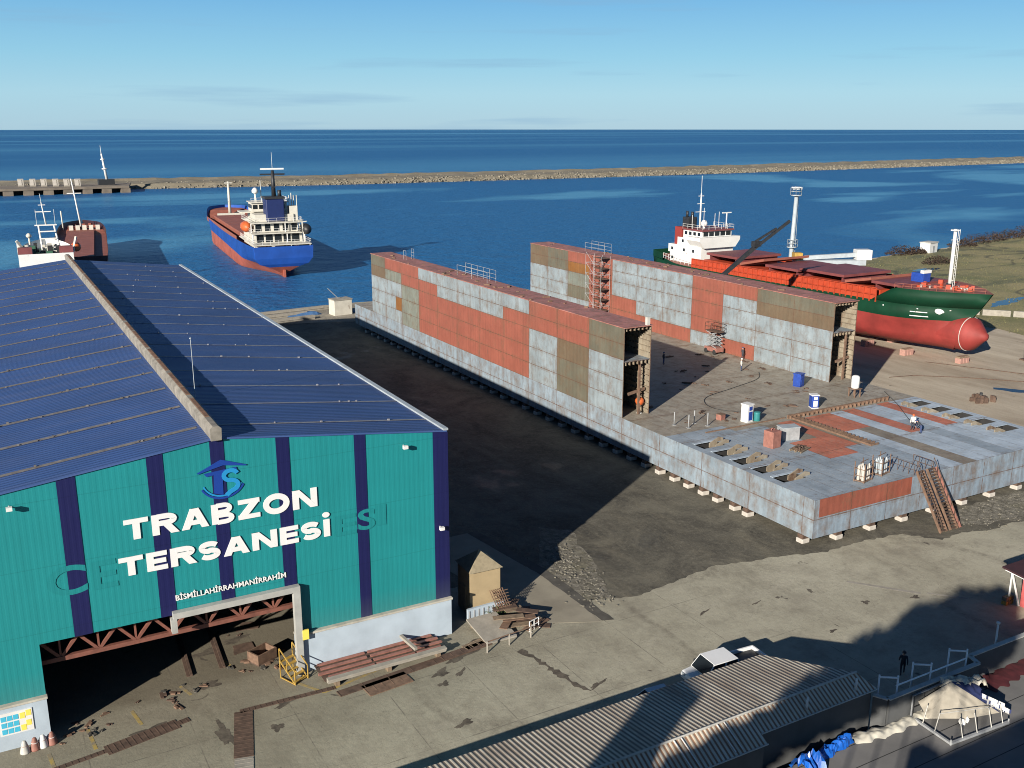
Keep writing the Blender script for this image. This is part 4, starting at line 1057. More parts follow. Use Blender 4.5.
def green_ship():
    # bow towards -Y: local y forward is flipped through rz = pi
    L = 83
    S = thing('cargo_ship', 'green and red cargo ship propped up on land with orange bulwarks and white bridge', 'cargo ship', (139, 178, 0), math.pi)
    B = 7.5
    deck = lambda t: 8.2 + .0 * t
    yb = lambda t: t * (L - 2.5)
    mats = ['s_red', 's_green', 's_orange']
    Y = lambda t, tip, y0=0: y0 + t * (L - 7 - y0) + (tip - L + 7) * t ** 7
    def tinv(y, tip):
        t = y / tip
        for _ in range(20): t -= (Y(t, tip) - y) / (L - 7 + 7 * (tip - L + 7) * t ** 6)
        return t
    b5 = beamf(7.45, 2.2, .24, .843, 2.55, .1); b8 = beamf(7.5, 2.6, .22, .845, 2.6, .1)
    lv = [(lambda t: 1.15, beamf(4.8, .4, .25, .72, 1.8, .9), lambda t: Y(t, L - 5.5, 4), 0),
          (lambda t: 2.0, beamf(6.6, .8, .25, .74, 2.0, 2.0), lambda t: Y(t, L - 4.6, 3), 0),
          (lambda t: 3.2, beamf(7.4, 1.5, .22, .76, 2.1, 2.65), lambda t: Y(t, L - 4.0, 2), 0),
          (lambda t: 4.6, beamf(7.5, 3.5, .2, .78, 2.2, 2.5), lambda t: Y(t, L - 4.0, 1), 0),
          (lambda t: 5.9, b5, lambda t: Y(t, L - 3.9), 1),
          (lambda t: 8.2 - .3 * math.sin(math.pi * min(1, t * 1.25)), b8, lambda t: Y(t, L - 2.0), 1)]
    mb, G = loft(lv, 44)
    dk = G[-1]
    for i in range(44):
        f = mb.bm.faces.new((dk[i][0], dk[i][1], dk[i + 1][1], dk[i + 1][0])); f.material_index = 3
    mb.build('hull', mats + ['s_brown'], S)
    # raised forecastle
    fz = lambda t: 8.2 - .3 * math.sin(math.pi * min(1, t * 1.25))
    ff = lambda t: .84 + .16 * t
    topb = b8; midb = b8
    mb, G = loft([(lambda t: fz(ff(t)) + .01, lambda t: midb(ff(t)) + .004, lambda t: Y(ff(t), L - 2.0), 0),
                  (lambda t: fz(ff(t)) + min(1, t * 3.5) * 2.6, lambda t: topb(ff(t)) + .05, lambda t: Y(ff(t), L - .3), 0)], 16)
    dk = G[-1]
    for i in range(16): mb.bm.faces.new((dk[i][0], dk[i][1], dk[i + 1][1], dk[i + 1][0])).material_index = 1
    fo = mb.build('forecastle', ['s_green', 's_brown'], S)
    # bulb
    mb = MB(); mb.lathe([(2.35, -14), (2.65, -9), (2.75, -5.5), (2.75, -3.4), (2.55, -2.5), (1.1, -.9), (.75, -.55), (.55, -.2), (.05, 0)], (0, L - .3, 4.0), 28, axis='Y')
    mb.build('bulbous_bow', 's_red', S)
    mb = MB(); mb.lathe([(2.72, -.05), (2.78, -.02), (2.78, .04), (2.72, .06)], (0, L - 3.5, 4.0), 28, axis='Y'); mb.build('bulb_ring', 'dwhite', S)
    # bulwark with stays along both sides
    for s in (-1, 1):
        mb = MB()
        y0, y1 = 19.5, 66.8
        zb = lambda y: fz(y / (L - 2.2))
        mb.face([(s * 7.45, y0, 7.8), (s * 7.45, y1, zb(y1) - .1), (s * 7.45, y1, 10.1), (s * 7.45, y0, 9.7)])
        mb.face([(s * 7.39, y0, 7.8), (s * 7.39, y1, zb(y1) - .1), (s * 7.39, y1, 10.2), (s * 7.39, y0, 9.7)])
        k = int((y1 - y0) / 1.25)
        for i in range(k + 1):
            y = y0 + i * (y1 - y0) / k; zt = 9.7 + .5 * (y - y0) / (y1 - y0)
            mb.box(s * 7.45 if s > 0 else s * 7.45 - .22, s * 7.45 + .22 if s > 0 else s * 7.45, y - .07, y + .07, 7.9, zt)
        for w in (0, .55): mb.bar((s * 7.58, y0, 9.72 - w * 2), (s * 7.58, y1, 10.22 - w * 2), .3, .12)
        mb.build('bulwark', 's_orange', S)
    # hatch coaming and pontoon covers
    mb = MB(); mb.box(-5.6, 5.6, 21, 66, 7.9, 9.6); mb.build('hatch_coaming', 's_orange', S)
    for (y0, y1, z, tilt, mt) in ((22.0, 31.0, 10.7, .0, 's_maroon'), (32, 38.5, 9.75, .22, 's_brown'), (39.0, 47.5, 10.3, .0, 's_maroon'), (47.8, 58.2, 10.7, 0, 's_maroon'), (58.5, 64, 9.9, .20, 's_brown'), (64.2, 70.2, 10.6, 0, 's_maroon')):
        mb = MB(); a, b = (y0, y1)
        v = [(x, y, zz) for x in (-5.9, 5.9) for y, dz in ((a, 0), (b, (b - a) * math.tan(tilt))) for zz in (z + dz, z + dz + .45)]
        mb._box([Vector(q) for q in v], 0)
        h = mb.build('hatch_cover', mt, S)
        mb = MB()
        if not tilt:
            for y in (a + .6, b - .8): mb.box(-5.5, 5.5, y, y + .2, 9.6, z - .01)
            mb.build('cover_support', 's_maroon', h)
    # superstructure
    mb = MB()
    mb.box(-4.6, 4.6, 8.5, 17.2, 8.0, 9.88); mb.box(-4.7, 4.7, 8, 17.6, 9.9, 11.6)
    mb.prism_xz([(-5.4, 13.0), (-4.2, 11.5), (4.2, 11.5), (5.4, 13.0), (5.4, 13.7), (-5.4, 13.7)], 14.8, 19.2)
    mb.box(-4.3, 4.3, 10.5, 18.4, 8.0, 13.2)
    su = mb.build('superstructure', 's_white', S)
    mb = MB(); mb.box(-4.0, 4.0, 12, 18.0, 13.203, 14.9); br = mb.build('bridge', 's_white', S)
    mb = MB(); mb.box(-4.3, 4.3, 11.8, 18.5, 14.903, 15.2); mb.build('bridge_roof', 's_maroon', br)
    mb = MB()
    windows('bridge_window', br, [(-3.7 + i * 1.52, -2.5 + i * 1.52, 18.005, 18.06, 13.85, 14.75) for i in range(5)] + [(sx, sx + .055, 12.5 + i * 1.4, 13.3 + i * 1.4, 13.9, 14.6) for sx in (4.005, -4.06) for i in range(4)])
    mb = MB()
    for (x, y, z) in ((4.704, 9, 10.4), (4.304, 12, 12.2), (4.704, 13, 10.4), (4.704, 16, 10.4), (4.604, 9, 8.5)): mb.box(x, x + .05, y, y + .6, z, z + .6)
    mb.build('portholes', 'glass', su)
    mb = MB(); mb.box(2.2, 4.2, 9.4, 11.7, 11.6, 15.3); mb.build('funnel', 's_red', S)
    mb = MB(); mb.box(1.0, 3.2, 10.6, 12.6, 15.303, 17.4); mb.tube((1.2, 11.3, 17.4), (1.2, 11.3, 18.4), .3); mb.tube((2.6, 11.3, 17.4), (2.6, 11.3, 18.6), .28); mb.build('funnel_casing', 'black', S)
    mb = MB(); mb.tube((.6, 13.2, 15.2), (.6, 13.2, 22.3), .24, .14); mb.tube((.6, 13.2, 22.3), (.6, 13.2, 26), .05, n=5)
    for z, w in ((18.5, 1.3), (20.2, .9), (21.8, .7)): mb.bar((.6 - w, 13.2, z), (.6 + w, 13.2, z), .13)
    for x, y, z in ((-3, 15, 18.5), (2.4, 16.5, 19.6), (3.4, 14, 18), (-3.6, 13, 18)): mb.tube((x, y, 15.2), (x, y, z), .05, n=5)
    mb.tube((-2.8, 17.6, 15.2), (-2.8, 17.6, 18.4), .14); mb.bar((-4.0, 17.6, 18.5), (-1.6, 17.6, 18.5), .22)
    mb.build('mast', 's_white', S)
    mb = MB(); mb.lathe([(.3, 0), (.65, .35), (.7, .8), (.4, 1.3), (.05, 1.4)], (1.4, 15.5, 15.6), 14); mb.tube((1.4, 15.5, 15.2), (1.4, 15.5, 15.6), .25); mb.build('radome', 's_white', S)
    mb = MB(); rail(mb, [(-4.2, 12, 15.2), (-4.2, 18.4, 15.2), (4.2, 18.4, 15.2), (4.2, 12, 15.2)], .9, 1.5, .03); rail(mb, [(4.4, 6, 8.2), (6.4, 12, 8.2), (7.2, 18, 8.1)], 1.1, 1.4, .04); rail(mb, [(4.5, 8.6, 9.9), (4.5, 10.4, 9.9)], 1, 1.4, .035)
    rail(mb, [(-4.4, 6, 8.2), (-6.4, 12, 8.2), (-7.2, 18, 8.1)], 1.1, 1.4, .04); mb.build('railings', 's_white', S)
    mb = MB()
    for s in (1, -1): mb.face([(s * 2.6, .02, 7.9), (s * 4.6, 6, 7.9), (s * 4.6, 6, 9.2), (s * 2.6, .02, 9.3)])
    mb.face([(-2.6, .0, 7.9), (2.6, .0, 7.9), (2.6, 0, 9.3), (-2.6, 0, 9.3)]); mb.build('stern_bulwark', 's_green', S)
    # foremast with ladder
    mb = MB(); mb.tube((0, 74.8, 10.4), (0, 74.8, 20.2), .32, .26, 10); mb.box(-.5, .5, 74.3, 75.3, 19.9, 20.1); mb.bar((-.7, 74.8, 18.5), (.7, 74.8, 18.5), .1)
    for z in range(18): mb.bar((-.2, 75.5, 10.8 + z * .5), (.2, 75.5, 10.8 + z * .5), .06)
    for x in (-.2, .2): mb.tube((x, 75.5, 10.4), (x, 75.5, 20.2), .035, n=5)
    for z in (12, 14, 16, 18, 20): mb.bar((0, 74.8, z), (0, 75.5, z), .06)
    mb.build('foremast', 's_white', S)
    mb = MB(); mb.lathe([(.5, 0), (.5, 1.2)], (0, 74.8, 10.3), 12); mb.build('mast_foot', 'black', S)
    rnd = random.Random(5)
    mb = MB()
    for i in range(34):
        y = rnd.uniform(70.5, 79); w = topb(min(1, y / (L - 2.2) + .02)) * .8
        x = rnd.uniform(-w, w); q = rnd.uniform(.15, .4); mb.box(x - q, x + q, y - q, y + q, 10.4, 10.75 + rnd.random() * .8, rz=rnd.random())
    mb.build('deck_gear', 's_orange', S)
    mb = MB()
    for i in range(12):
        y = rnd.uniform(71, 78.5); w = topb(y / (L - 2.2) + .02) * .8; x = rnd.uniform(-w, w); mb.lathe([(.2, 0), (.16, .7), (.26, .8)], (x, y, 10.4), 8)
    mb.build('bollard', 'dwhite', S)
    mb = MB(); rail(mb, [(topb(.86) - .1, 70.2, 10.7), (topb(.93) - .1, 75.4, 10.8), (topb(.975) - .1, 79.2, 10.8), (.6, 81.8, 10.8)], .8, 1.2, .04); mb.build('bow_rail', 's_brown', S)
    # bow markings, both bows
    def on_hull(y, z, s):
        u = (z - 5.9) / 2.3; b = b5(tinv(y, L - 3.9)) * (1 - u) + b8(tinv(y, L - 2.0)) * u
        return s * (b + .03)
    for s in (-1, 1):
        mb = MB()
        def quad(y0, y1, z0, z1, m=0):
            k = 4
            for i in range(k):
                ya, yb_ = y0 + (y1 - y0) * i / k, y0 + (y1 - y0) * (i + 1) / k
                mb.face([(on_hull(ya, z0, s), ya, z0), (on_hull(yb_, z0, s), yb_, z0), (on_hull(yb_, z1, s), yb_, z1), (on_hull(ya, z1, s), ya, z1)], m)
        for r in range(10):
            a = 2 * math.pi * r / 10; b = 2 * math.pi * (r + 1) / 10; cy, cz = 76.4, 7.45
            P = [(cy, cz), (cy + .55 * math.cos(a), cz + .5 * math.sin(a)), (cy + .55 * math.cos(b), cz + .5 * math.sin(b))]
            mb.face([(on_hull(y, z, s), y, z) for y, z in P])
        quad(72.6, 74.9, 7.05, 7.2); quad(72.5, 74.9, 6.35, 6.5); quad(73.6, 73.8, 7.6, 7.75)
        mb.face([(on_hull(y, z, s), y, z) for y, z in ((77.5, 7.1), (77.75, 7.1), (77.8, 7.8), (77.62, 7.8))]); quad(77.4, 78.1, 7.15, 7.3); quad(68.2, 68.4, 7.5, 7.7)
        mb.build('bow_marks', 'letter', S)
    # timber props and blocks under the keel belong to the yard
    for i, y in enumerate((96.9, 105.0, 113, 121, 129, 137, 145, 153)):
        for x in ((135.6,) if i == 0 else (132.6, 139)):
            if x == 139 and i < 2: continue
            t = thing('ship_block', 'pink concrete support blocks under the red ship hull' if i > 1 else ['pair of pink blocks under the bulbous bow', 'pink block under the red hull behind the bow'][i], 'support block', (x, y, 0), 0, 'blocks under the green ship' if i > 1 else None)
            for dx in (-.75, 0, .75):
                mb = MB(); mb.box(dx - .33, dx + .33, -.5, .5, 0, .85 if i == 0 else 1.0); mb.build('concrete_block', 'pinkblk', t, bevel=.05)
            mb = MB(); mb.box(-1.1, 1.1, -.4, .4, .853 if i == 0 else 1.003, 1.12); mb.build('timber_cap', 'wood', t)
M['shedroof'] = paint('shed_roof', (.035, .010, .014), .8, .2, 2)
M['pinkblk'] = paint('pink_block', (.34, .19, .155), .85, .15, 2)
green_ship()

def blue_ship():
    L = 108; B = 7.7
    S = thing('cargo_ship', 'blue cargo ship with red waterline and white stern house moored beyond the hall', 'cargo ship', (72.4, 247.5, -1.5), -.104)
    up = lambda t: 8.0 - .9 * math.sin(math.pi * min(1, t * 1.1)) + 3.0 * ease((t - .86) / .08)
    mats = ['s_boot', 's_blue', 's_brown']
    lv = [(lambda t: -1.2, beamf(7.0, .15, .3, .8, 1.6), lambda t: 3.5 + t * (L - 6.5), 0),
          (lambda t: .7, beamf(7.5, .3, .26, .82, 1.7), lambda t: 2.5 + t * (L - 5.2), 0),
          (lambda t: 2.7 + 2.0 * t, beamf(7.6, 3.8, .2, .82, 1.8), lambda t: .8 + t * (L - 3.4), 1),
          (lambda t: 3.5 + 2.0 * t, beamf(7.7, 6.2, .2, .83, 1.9), lambda t: .3 + t * (L - 2.4), 1),
          (lambda t: 5.0 + 1.4 * t, beamf(7.7, 7.3, .15, .84, 2.0), lambda t: t * (L - 1.6), 1),
          (up, beamf(7.75, 7.5, .1, .87, 2.4, .1), lambda t: t * L, 1)]
    mb, G = loft(lv, 48); dk = G[-1]
    mb.build('hull', mats, S)
    # deck just below the bulwark top
    mb = MB(); bt = beamf(7.65, 7.4, .1, .87, 2.4, .1)
    for i in range(40):
        a, b = i / 40, (i + 1) / 40
        for t0, t1 in ((a, b),):
            mb.face([(-bt(t0), t0 * L, up(t0) - .9), (bt(t0), t0 * L, up(t0) - .9), (bt(t1), t1 * L, up(t1) - .9), (-bt(t1), t1 * L, up(t1) - .9)])
    mb.build('main_deck', 's_brown', S)
    mb = MB(); mb.box(-.25, .25, 0.6, 3.6, -1.2, 1.9); mb.build('rudder', 's_boot', S)
    mb = MB(); mb.box(-5.6, 5.6, 30, 91, 6.3, 8.2); h = mb.build('hatch_coaming', 's_brown', S)
    for i in range(8):
        mb = MB(); mb.box(-5.9, 5.9, 30.2 + i * 7.6, 37.6 + i * 7.6, 8.203, 8.75); mb.build('hatch_cover', 's_brown', S)
    for s in (-1, 1):
        mb = MB(); mb.face([(s * 7.72, 28, 6.9), (s * 7.72, 96, 6.9), (s * 7.72, 96, 8.2), (s * 7.72, 28, 8.2)])
        mb.build('bulwark', 's_brown', S)
    # accommodation
    mb = MB()
    mb.box(-7.3, 7.3, 1.0, 26, 8.2, 8.4); mb.box(-6.2, 6.2, 7, 24.5, 7.0, 10.7); mb.box(-7.0, 7.0, 5.5, 25, 10.7, 10.9)
    mb.box(-5.6, 5.6, 9, 24, 10.9, 13.2); mb.box(-6.6, 6.6, 7.6, 24.6, 13.2, 13.4); mb.box(-5.0, 5.0, 11, 23.5, 13.4, 15.2)
    mb.box(-7.6, 7.6, 18.5, 24, 15.2, 15.5); mb.box(-4.6, 4.6, 17.5, 24, 15.5, 17.8); mb.box(-5, 5, 17, 24.4, 17.8, 18.0)
    su = mb.build('superstructure', 's_cream', S)
    mb = MB()
    for i in range(5):
        x = -5.6 + i * 2.3
        mb.box(x, x + 1.8, 6.93, 6.99, 8.5, 10.4); mb.box(x + .3, x + 1.7, 8.93, 8.99, 11.1, 12.9)
    mb.box(-4.4, -3.2, 17.43, 17.49, 16.2, 17.3); mb.box(-2.8, -1.6, 17.43, 17.49, 16.2, 17.3); mb.box(1, 4, 17.43, 17.49, 16.2, 17.3)
    for i in range(4): mb.box(-5.66, -5.605, 10 + i * 3.4, 11.2 + i * 3.4, 11.5, 12.6); mb.box(-4.66, -4.605, 18 + i * 1.5, 19 + i * 1.5, 16.3, 17.3)
    mb.build('windows_recess_shade', 'glass', su)  # large dark aft panes double as the shaded recesses
    mb = MB()
    for x in (-7, 2.2, 7):
        for y0, z0, z1 in ((1.4, 6.7, 8.2), (5.8, 8.4, 10.7), (7.9, 10.9, 13.2)): mb.tube((x * (1 if z0 < 8 else .95), y0, z0), (x * (1 if z0 < 8 else .95), y0, z1), .14, n=6)
    mb.build('pillars', 's_white', S)
    mb = MB()
    for z, y0, w in ((8.4, 1.2, 7.2), (10.9, 5.7, 6.9), (13.4, 7.8, 6.5)): rail(mb, [(-w, 24, z), (-w, y0, z), (w, y0, z), (w, 24, z)], 1.1, 2.0, .035, rows=2)
    rail(mb, [(-4.8, 17.2, 18), (4.8, 17.2, 18), (4.8, 24, 18)], 1.1, 1.3, .05)
    mb.build('railings', 's_white', S)
    mb = MB(); mb.box(-2.2, 2.6, 10.2, 15, 13.4, 19.2); mb.build('funnel', 's_dkblue', S, bevel=.3)
    mb = MB(); mb.box(-2.4, 2.8, 10.0, 15.2, 19.203, 19.8); mb.tube((.5, 13, 19.8), (.5, 13, 26.4), .6, .4, 8); mb.box(-2.8, 3.6, 12.8, 13.4, 25.2, 25.6); mb.box(.0, 1.0, 12.5, 13.5, 22, 22.3); mb.tube((1.8, 12, 19.8), (1.8, 12, 21.4), .5); mb.build('radar_mast', 'black', S)
    mb = MB(); mb.box(-2.6, 3.4, 12.6, 13.2, 26.6, 27.0); mb.tube((.5, 13, 26.3), (.5, 13, 31), .05, n=5); mb.build('radar_scanner', 's_white', S)
    mb = MB(); mb.tube((-3.2, 20, 18), (-3.2, 20, 20), .25); mb.lathe([(.3, 0), (.85, .45), (.85, 1.0), (.4, 1.6), (.05, 1.7)], (-3.2, 20, 20), 14); mb.build('radome', 's_white', S)
    mb = MB()
    for x, y, z in ((4.2, 12, 20), (5, 13, 20.5), (5.8, 14, 19.8), (-1.5, 21, 23.5), (6.2, 12, 20)): mb.tube((x, y, 13.4), (x, y, z), .12, n=5)
    mb.box(4.0, 6.2, 11.5, 14, 13.4, 17.2); mb.build('vent_posts', 's_cream', S)
    for s, mt in ((-1, 'orange'), (1, 'black')):  # starboard boat is black, its shade put into the colour
        mb = MB(); c = (s * 7.0, 14 if s < 0 else 6.5, 12.0 if s < 0 else 11.6)
        mb.lathe([(.1, -3.2), (.9, -2.8), (1.35, -1.5), (1.45, 0), (1.35, 1.5), (.9, 2.8), (.1, 3.2)], c, 14, axis='Y'); lb = mb.build('lifeboat', mt, S)
        mb = MB()
        for y in (-2, 2): mb.bar((c[0] - s * .8, c[1] + y, 8.4), (c[0] - s * 1.2, c[1] + y, 13.6), .25); mb.bar((c[0] - s * 1.2, c[1] + y, 13.6), (c[0], c[1] + y, 13.7), .25)
        mb.build('davit', 's_cream', lb)
    mb = MB(); mb.tube((0, 96, 8), (0, 96, 19.5), .55, .35, 10); mb.box(-1.2, 1.2, 95.6, 96.4, 18.9, 19.2); mb.build('foremast', 's_cream', S)
    rnd = random.Random(3); mb = MB()
    for i in range(16): x = rnd.uniform(-6, 6); y = rnd.uniform(1.6, 5); mb.box(x - .4, x + .4, y - .3, y + .3, 7.1, 7.5 + rnd.random()*.9)
    mb.build('deck_gear', 's_cream', S)
    mb = MB(); mb.box(-4.5, 4.5, 93, 93.6, 7.4, 9.2); mb.build('forecastle_bulkhead', 's_cream', S)
blue_ship()

def left_ships():
    # white transom workboat with gantry
    S = thing('work_vessel', 'vessel with white transom, green deck and white A frame gantry behind the hall roof', 'vessel', (16.7, 238, 2.9), -.08)
    L = 21
    lv = [(lambda t: -6, beamf(4.8, 4, .2, .5, 1.8), lambda t: 1 + t * (L - 3), 0), (lambda t: 3.5, beamf(5.55, 5.5, .2, .5, 1.9), lambda t: t * (L - 1.5), 0),
          (lambda t: 6.2 + 1.2 * ease((t - .5) * 2), beamf(5.55, 5.5, .2, .52, 2), lambda t: t * L, 0)]
    mb, G = loft(lv, 24); dk = G[-1]
    mb.build('hull', ['s_white'], S)
    mb = MB(); mb.box(-5.4, 5.4, .3, 11, 5.2, 5.4); mb.prism([(-5.4, 11), (5.4, 11), (4.2, 15), (0, 19.5), (-4.2, 15)], 5.2, 5.4); mb.build('main_deck', 's_deckgreen', S)
    for s in (-1, 1):
        mb = MB(); mb.box(s * 5.5 if s < 0 else 2.7, -2.7 if s < 0 else 5.5, .05, 2.0, 6.22, 7.6); mb.build('stern_locker', 's_maroon', S)
    mb = MB()
    for s in (-1, 1):
        mb.tube((1.3 + s * 1.85, 7.5, 4.4), (.6 + s * 1.6, 10, 11.4), .24, .2, 8); mb.tube((.6 + s * 1.9, 10, 11.5), (.6 + s * 1.9, 10, 15), .04, n=5)
    for z, k in ((6.6, 1.15), (8.6, .9), (10.2, .75)): mb.bar((k - 1.7, 8.6, z), (k + 1.7, 8.6, z), .26)
    mb.bar((-1.8, 10, 11.5), (2.8, 10, 11.5), .36, .26); mb.tube((.6, 10, 11.5), (.1, 10, 16.6), .2, .1); mb.bar((-1.4, 10, 14.5), (1.9, 10, 14.5), .2); mb.bar((-.6, 10, 16.0), (.9, 10, 16.0), .15); mb.tube((.1, 10, 16.6), (0, 10, 18.5), .05, n=5)
    mb.build('gantry_mast', 's_white', S)
    mb = MB(); rnd = random.Random(9)
    for i in range(26):
        x, y = rnd.uniform(-4.8, 4.8), rnd.uniform(2.5, 12); q = rnd.uniform(.25, .75); mb.box(x - q, x + q, y - q, y + q, 5.4, 5.8 + rnd.random() * 2, i % 3)
    mb.build('deck_gear', ['s_cream', 's_deckgreen', 'black'], S)
    mb = MB(); mb.tube((-3.0, 6, 5.4), (-3.1, 5, 9.2), .2); mb.lathe([(.2, 0), (.55, .3), (.6, .6), (.3, 1.0), (.05, 1.1)], (-3.1, 5, 9.2), 12); mb.tube((-5.3, 4, 5.4), (-5.3, 4, 8.5), .4); mb.bar((-5.6, 2, 9.0), (-3.6, 3.0, 5.6), .5); mb.bar((5.3, 2, 5.6), (6.4, 4, 9.2), .4); mb.build('vent_posts', 's_cream', S)
    mb = MB(); mb.lathe([(.1, -1.9), (.8, -1.6), (1.1, 0), (.8, 1.6), (.1, 1.9)], (6.2, 4.5, 6.9), 12, axis='Y'); mb.build('life_raft', 'orange', S)
    # maroon freighter beyond
    S = thing('freighter', 'maroon hulled freighter with red hatch and thin white foremast moored behind the white transom vessel', 'cargo ship', (25.2, 259.5, -1.5), -.122)
    L = 88
    up = lambda t: 7.0 + 1.5 * ease((t - .75) / .15)
    lv = [(lambda t: -1, beamf(5.5, 4, .2, .7, 1.8), lambda t: 1 + t * (L - 4), 0), (lambda t: 3, beamf(6.6, 6, .2, .72, 2.0), lambda t: t * (L - 2), 0), (up, beamf(6.9, 6.6, .15, .74, 2.5, .1), lambda t: t * L, 0)]
    mb, G = loft(lv, 40); mb.build('hull', ['hullmaroon'], S)
    mb = MB(); bt = beamf(6.8, 6.5, .15, .74, 2.5, .1)
    for i in range(30):
        a, b = i / 30, (i + 1) / 30; mb.face([(-bt(a), a * L, up(a) - 1.3), (bt(a), a * L, up(a) - 1.3), (bt(b), b * L, up(b) - 1.3), (-bt(b), b * L, up(b) - 1.3)])
    mb.build('main_deck', 's_brown', S)
    mb = MB(); mb.box(-3.9, 3.3, 2, 72, 5.0, 6.3); h = mb.build('hatch_coaming', 's_maroon', S)
    mb = MB(); mb.box(-4.1, 3.5, 1.8, 72.2, 6.303, 6.6); mb.build('hatch_cover', 's_brown', h)
    mb = MB(); mb.tube((0, 76, 6), (-1.6, 76, 22), .32, .16, 8); mb.bar((-3.2, 76, 17.6), (.9, 76, 17.6), .24); mb.build('foremast', 's_white', S)
    mb = MB()
    for i in range(5): mb.box(-3.6 + i * 1.9, -2.4 + i * 1.9, 73.2, 74, 5.6, 8.0)
    mb.tube((-5.2, 74, 6), (-5.4, 74, 12.5), .2); mb.build('winch_housing', 's_cream', S)
    mb = MB(); rnd = random.Random(4)
    for i in range(26):
        y = rnd.uniform(74, 84); w = bt(y / L) * .8; x = rnd.uniform(-w, w); q = rnd.uniform(.2, .5); mb.box(x - q, x + q, y - q, y + q, 6.2, 6.8 + rnd.random())
    mb.build('deck_gear', 's_brown', S)
M['hullmaroon'] = paint('hull_dark_maroon', (.030, .010, .013), .5, .2, .4, .02)
left_ships()

# ------------------------------------------------------------------ breakwater and pier
def breakwater():
    B = thing('breakwater', 'long rubble breakwater crossing the water below the horizon', 'breakwater', (0, 0, 0))
    # near toe and far toe: fitted in plan
    near = [(-420, 668), (-100, 668), (26, 672), (110, 652), (226, 637), (360, 634), (510, 635), (700, 646), (1000, 668), (1500, 710), (2300, 790)]
    def off(d): return [(x, y + d) for x, y in near]
    prof = [(0, -2.2), (6, 1.1), (11, 1.6), (38, 1.7), (43, 2.7), (50, 2.7), (60, -2.2)]
    mb = MB(); rows = []
    rnd = random.Random(6); dense = []
    for a, b in zip(near[:-1], near[1:]):
        k = max(1, int(math.dist(a, b) / 9))
        for i in range(k): t = i / k; dense.append((a[0] + (b[0] - a[0]) * t, a[1] + (b[1] - a[1]) * t))
    for d, z in prof:
        rows.append([mb.bm.verts.new((x, y + d + rnd.uniform(-1.2, 1.2), z + (rnd.uniform(-.4, .5) if z > 0 else 0))) for x, y in dense])
    for p, q in zip(rows[:-1], rows[1:]):
        for i in range(len(p) - 1): mb.bm.faces.new((p[i], p[i + 1], q[i + 1], q[i]))
    mb.build('core', 'bw', B)
    mb = MB()
    for i in range(9000):
        k = rnd.random() ** .8 * (len(dense) - 2); a = int(k); x = dense[a][0] + (dense[a + 1][0] - dense[a][0]) * (k - a); y = dense[a][1]
        if x > 1600 or x < -150: continue
        d = rnd.choice((rnd.uniform(-1, 9), rnd.uniform(-1, 9), rnd.uniform(-1, 9), rnd.uniform(9, 48)))
        z = -1.6 + (d + 1) * .33 if d < 9 else 1.6; s = rnd.uniform(.3, .8) if d < 9 else rnd.uniform(.2, .45)
        vs = [Vector((sx * s * rnd.uniform(.6, 1.2), sy * s * rnd.uniform(.6, 1.2), sz * s * rnd.uniform(.5, .9))) + Vector((x, y + d, z)) for sx in (-1, 1) for sy in (-1, 1) for sz in (-1, 1)]
        mb._box(vs, 0, rnd.random() * 3)
    o = mb.build('rock_armour', 'rock', B); o['kind'] = 'stuff'
    P = thing('pier', 'concrete pier with dark openings along its face in front of the breakwater', 'pier', (0, 0, 0))
    mb = MB(); mb.prism([(-260, 622), (92, 622), (98, 656), (-260, 665)], 1.2, 2.4); mb.build('pier_deck', 'conc2', P)
    for i in range(34):
        mb = MB(); x = 90 - i * 10.3; mb.box(x - 2.6, x + 2.6, 622.3, 628, -3, 1.197); mb.build('pier_column', 'conc2', P)
    mb = MB(); mb.box(-260, 92, 634, 635, -3, 1.19); mb.build('back_wall', 'black', P)
    for i, (x, yy) in enumerate(((36.5, 646), (42.6, 643), (48.2, 640), (54.2, 637), (59.8, 634), (65.4, 631))):
        t = thing('pier_block', ['leftmost white slab block on the pier', 'second white slab block from left on the pier', 'third white slab block from left on the pier', 'fourth white slab block from left on the pier', 'fifth white slab block from left on the pier', 'rightmost white slab block on the pier, nearest beacon mast'][i], 'mooring block', (x, yy, 2.4), 0, 'white slab blocks on the pier')
        mb = MB(); mb.box(-1.5, 1.5, -.9, .9, 0, .6); mb.build('base', 'conc', t)
        mb = MB(); mb.box(-1.6, .4, -.4, .6, .603, 3.9); mb.box(-1.7, 1.5, -.6, .8, 3.9, 4.3); mb.box(.9, 1.4, -.3, .4, .603, 3.9); mb.build('slab', 'block', t)
    t = thing('beacon_mast', 'tall white beacon mast on a dark base at the pier end', 'beacon', (82.0, 640, 2.4))
    mb = MB(); mb.box(-4.5, 4.5, -2.5, 2.5, 0, 3.2); mb.build('base', 'black', t)
    mb = MB(); mb.tube((.5, 0, 3.2), (-1.2, 0, 18), .85, .45, 10); mb.tube((-1.2, 0, 18), (-1.4, 0, 23), .2, .1, 6)
    for z, w in ((9, 1.6), (14.5, 1.3)): mb.lathe([(w, 0), (w, .6)], (.5 - (z - 3.2) * .115, 0, z), 12)
    mb.build('mast', 'white', t)
M['conc2'] = paint('pier_concrete', (.17, .14, .11), .9, .25, .2)
breakwater()

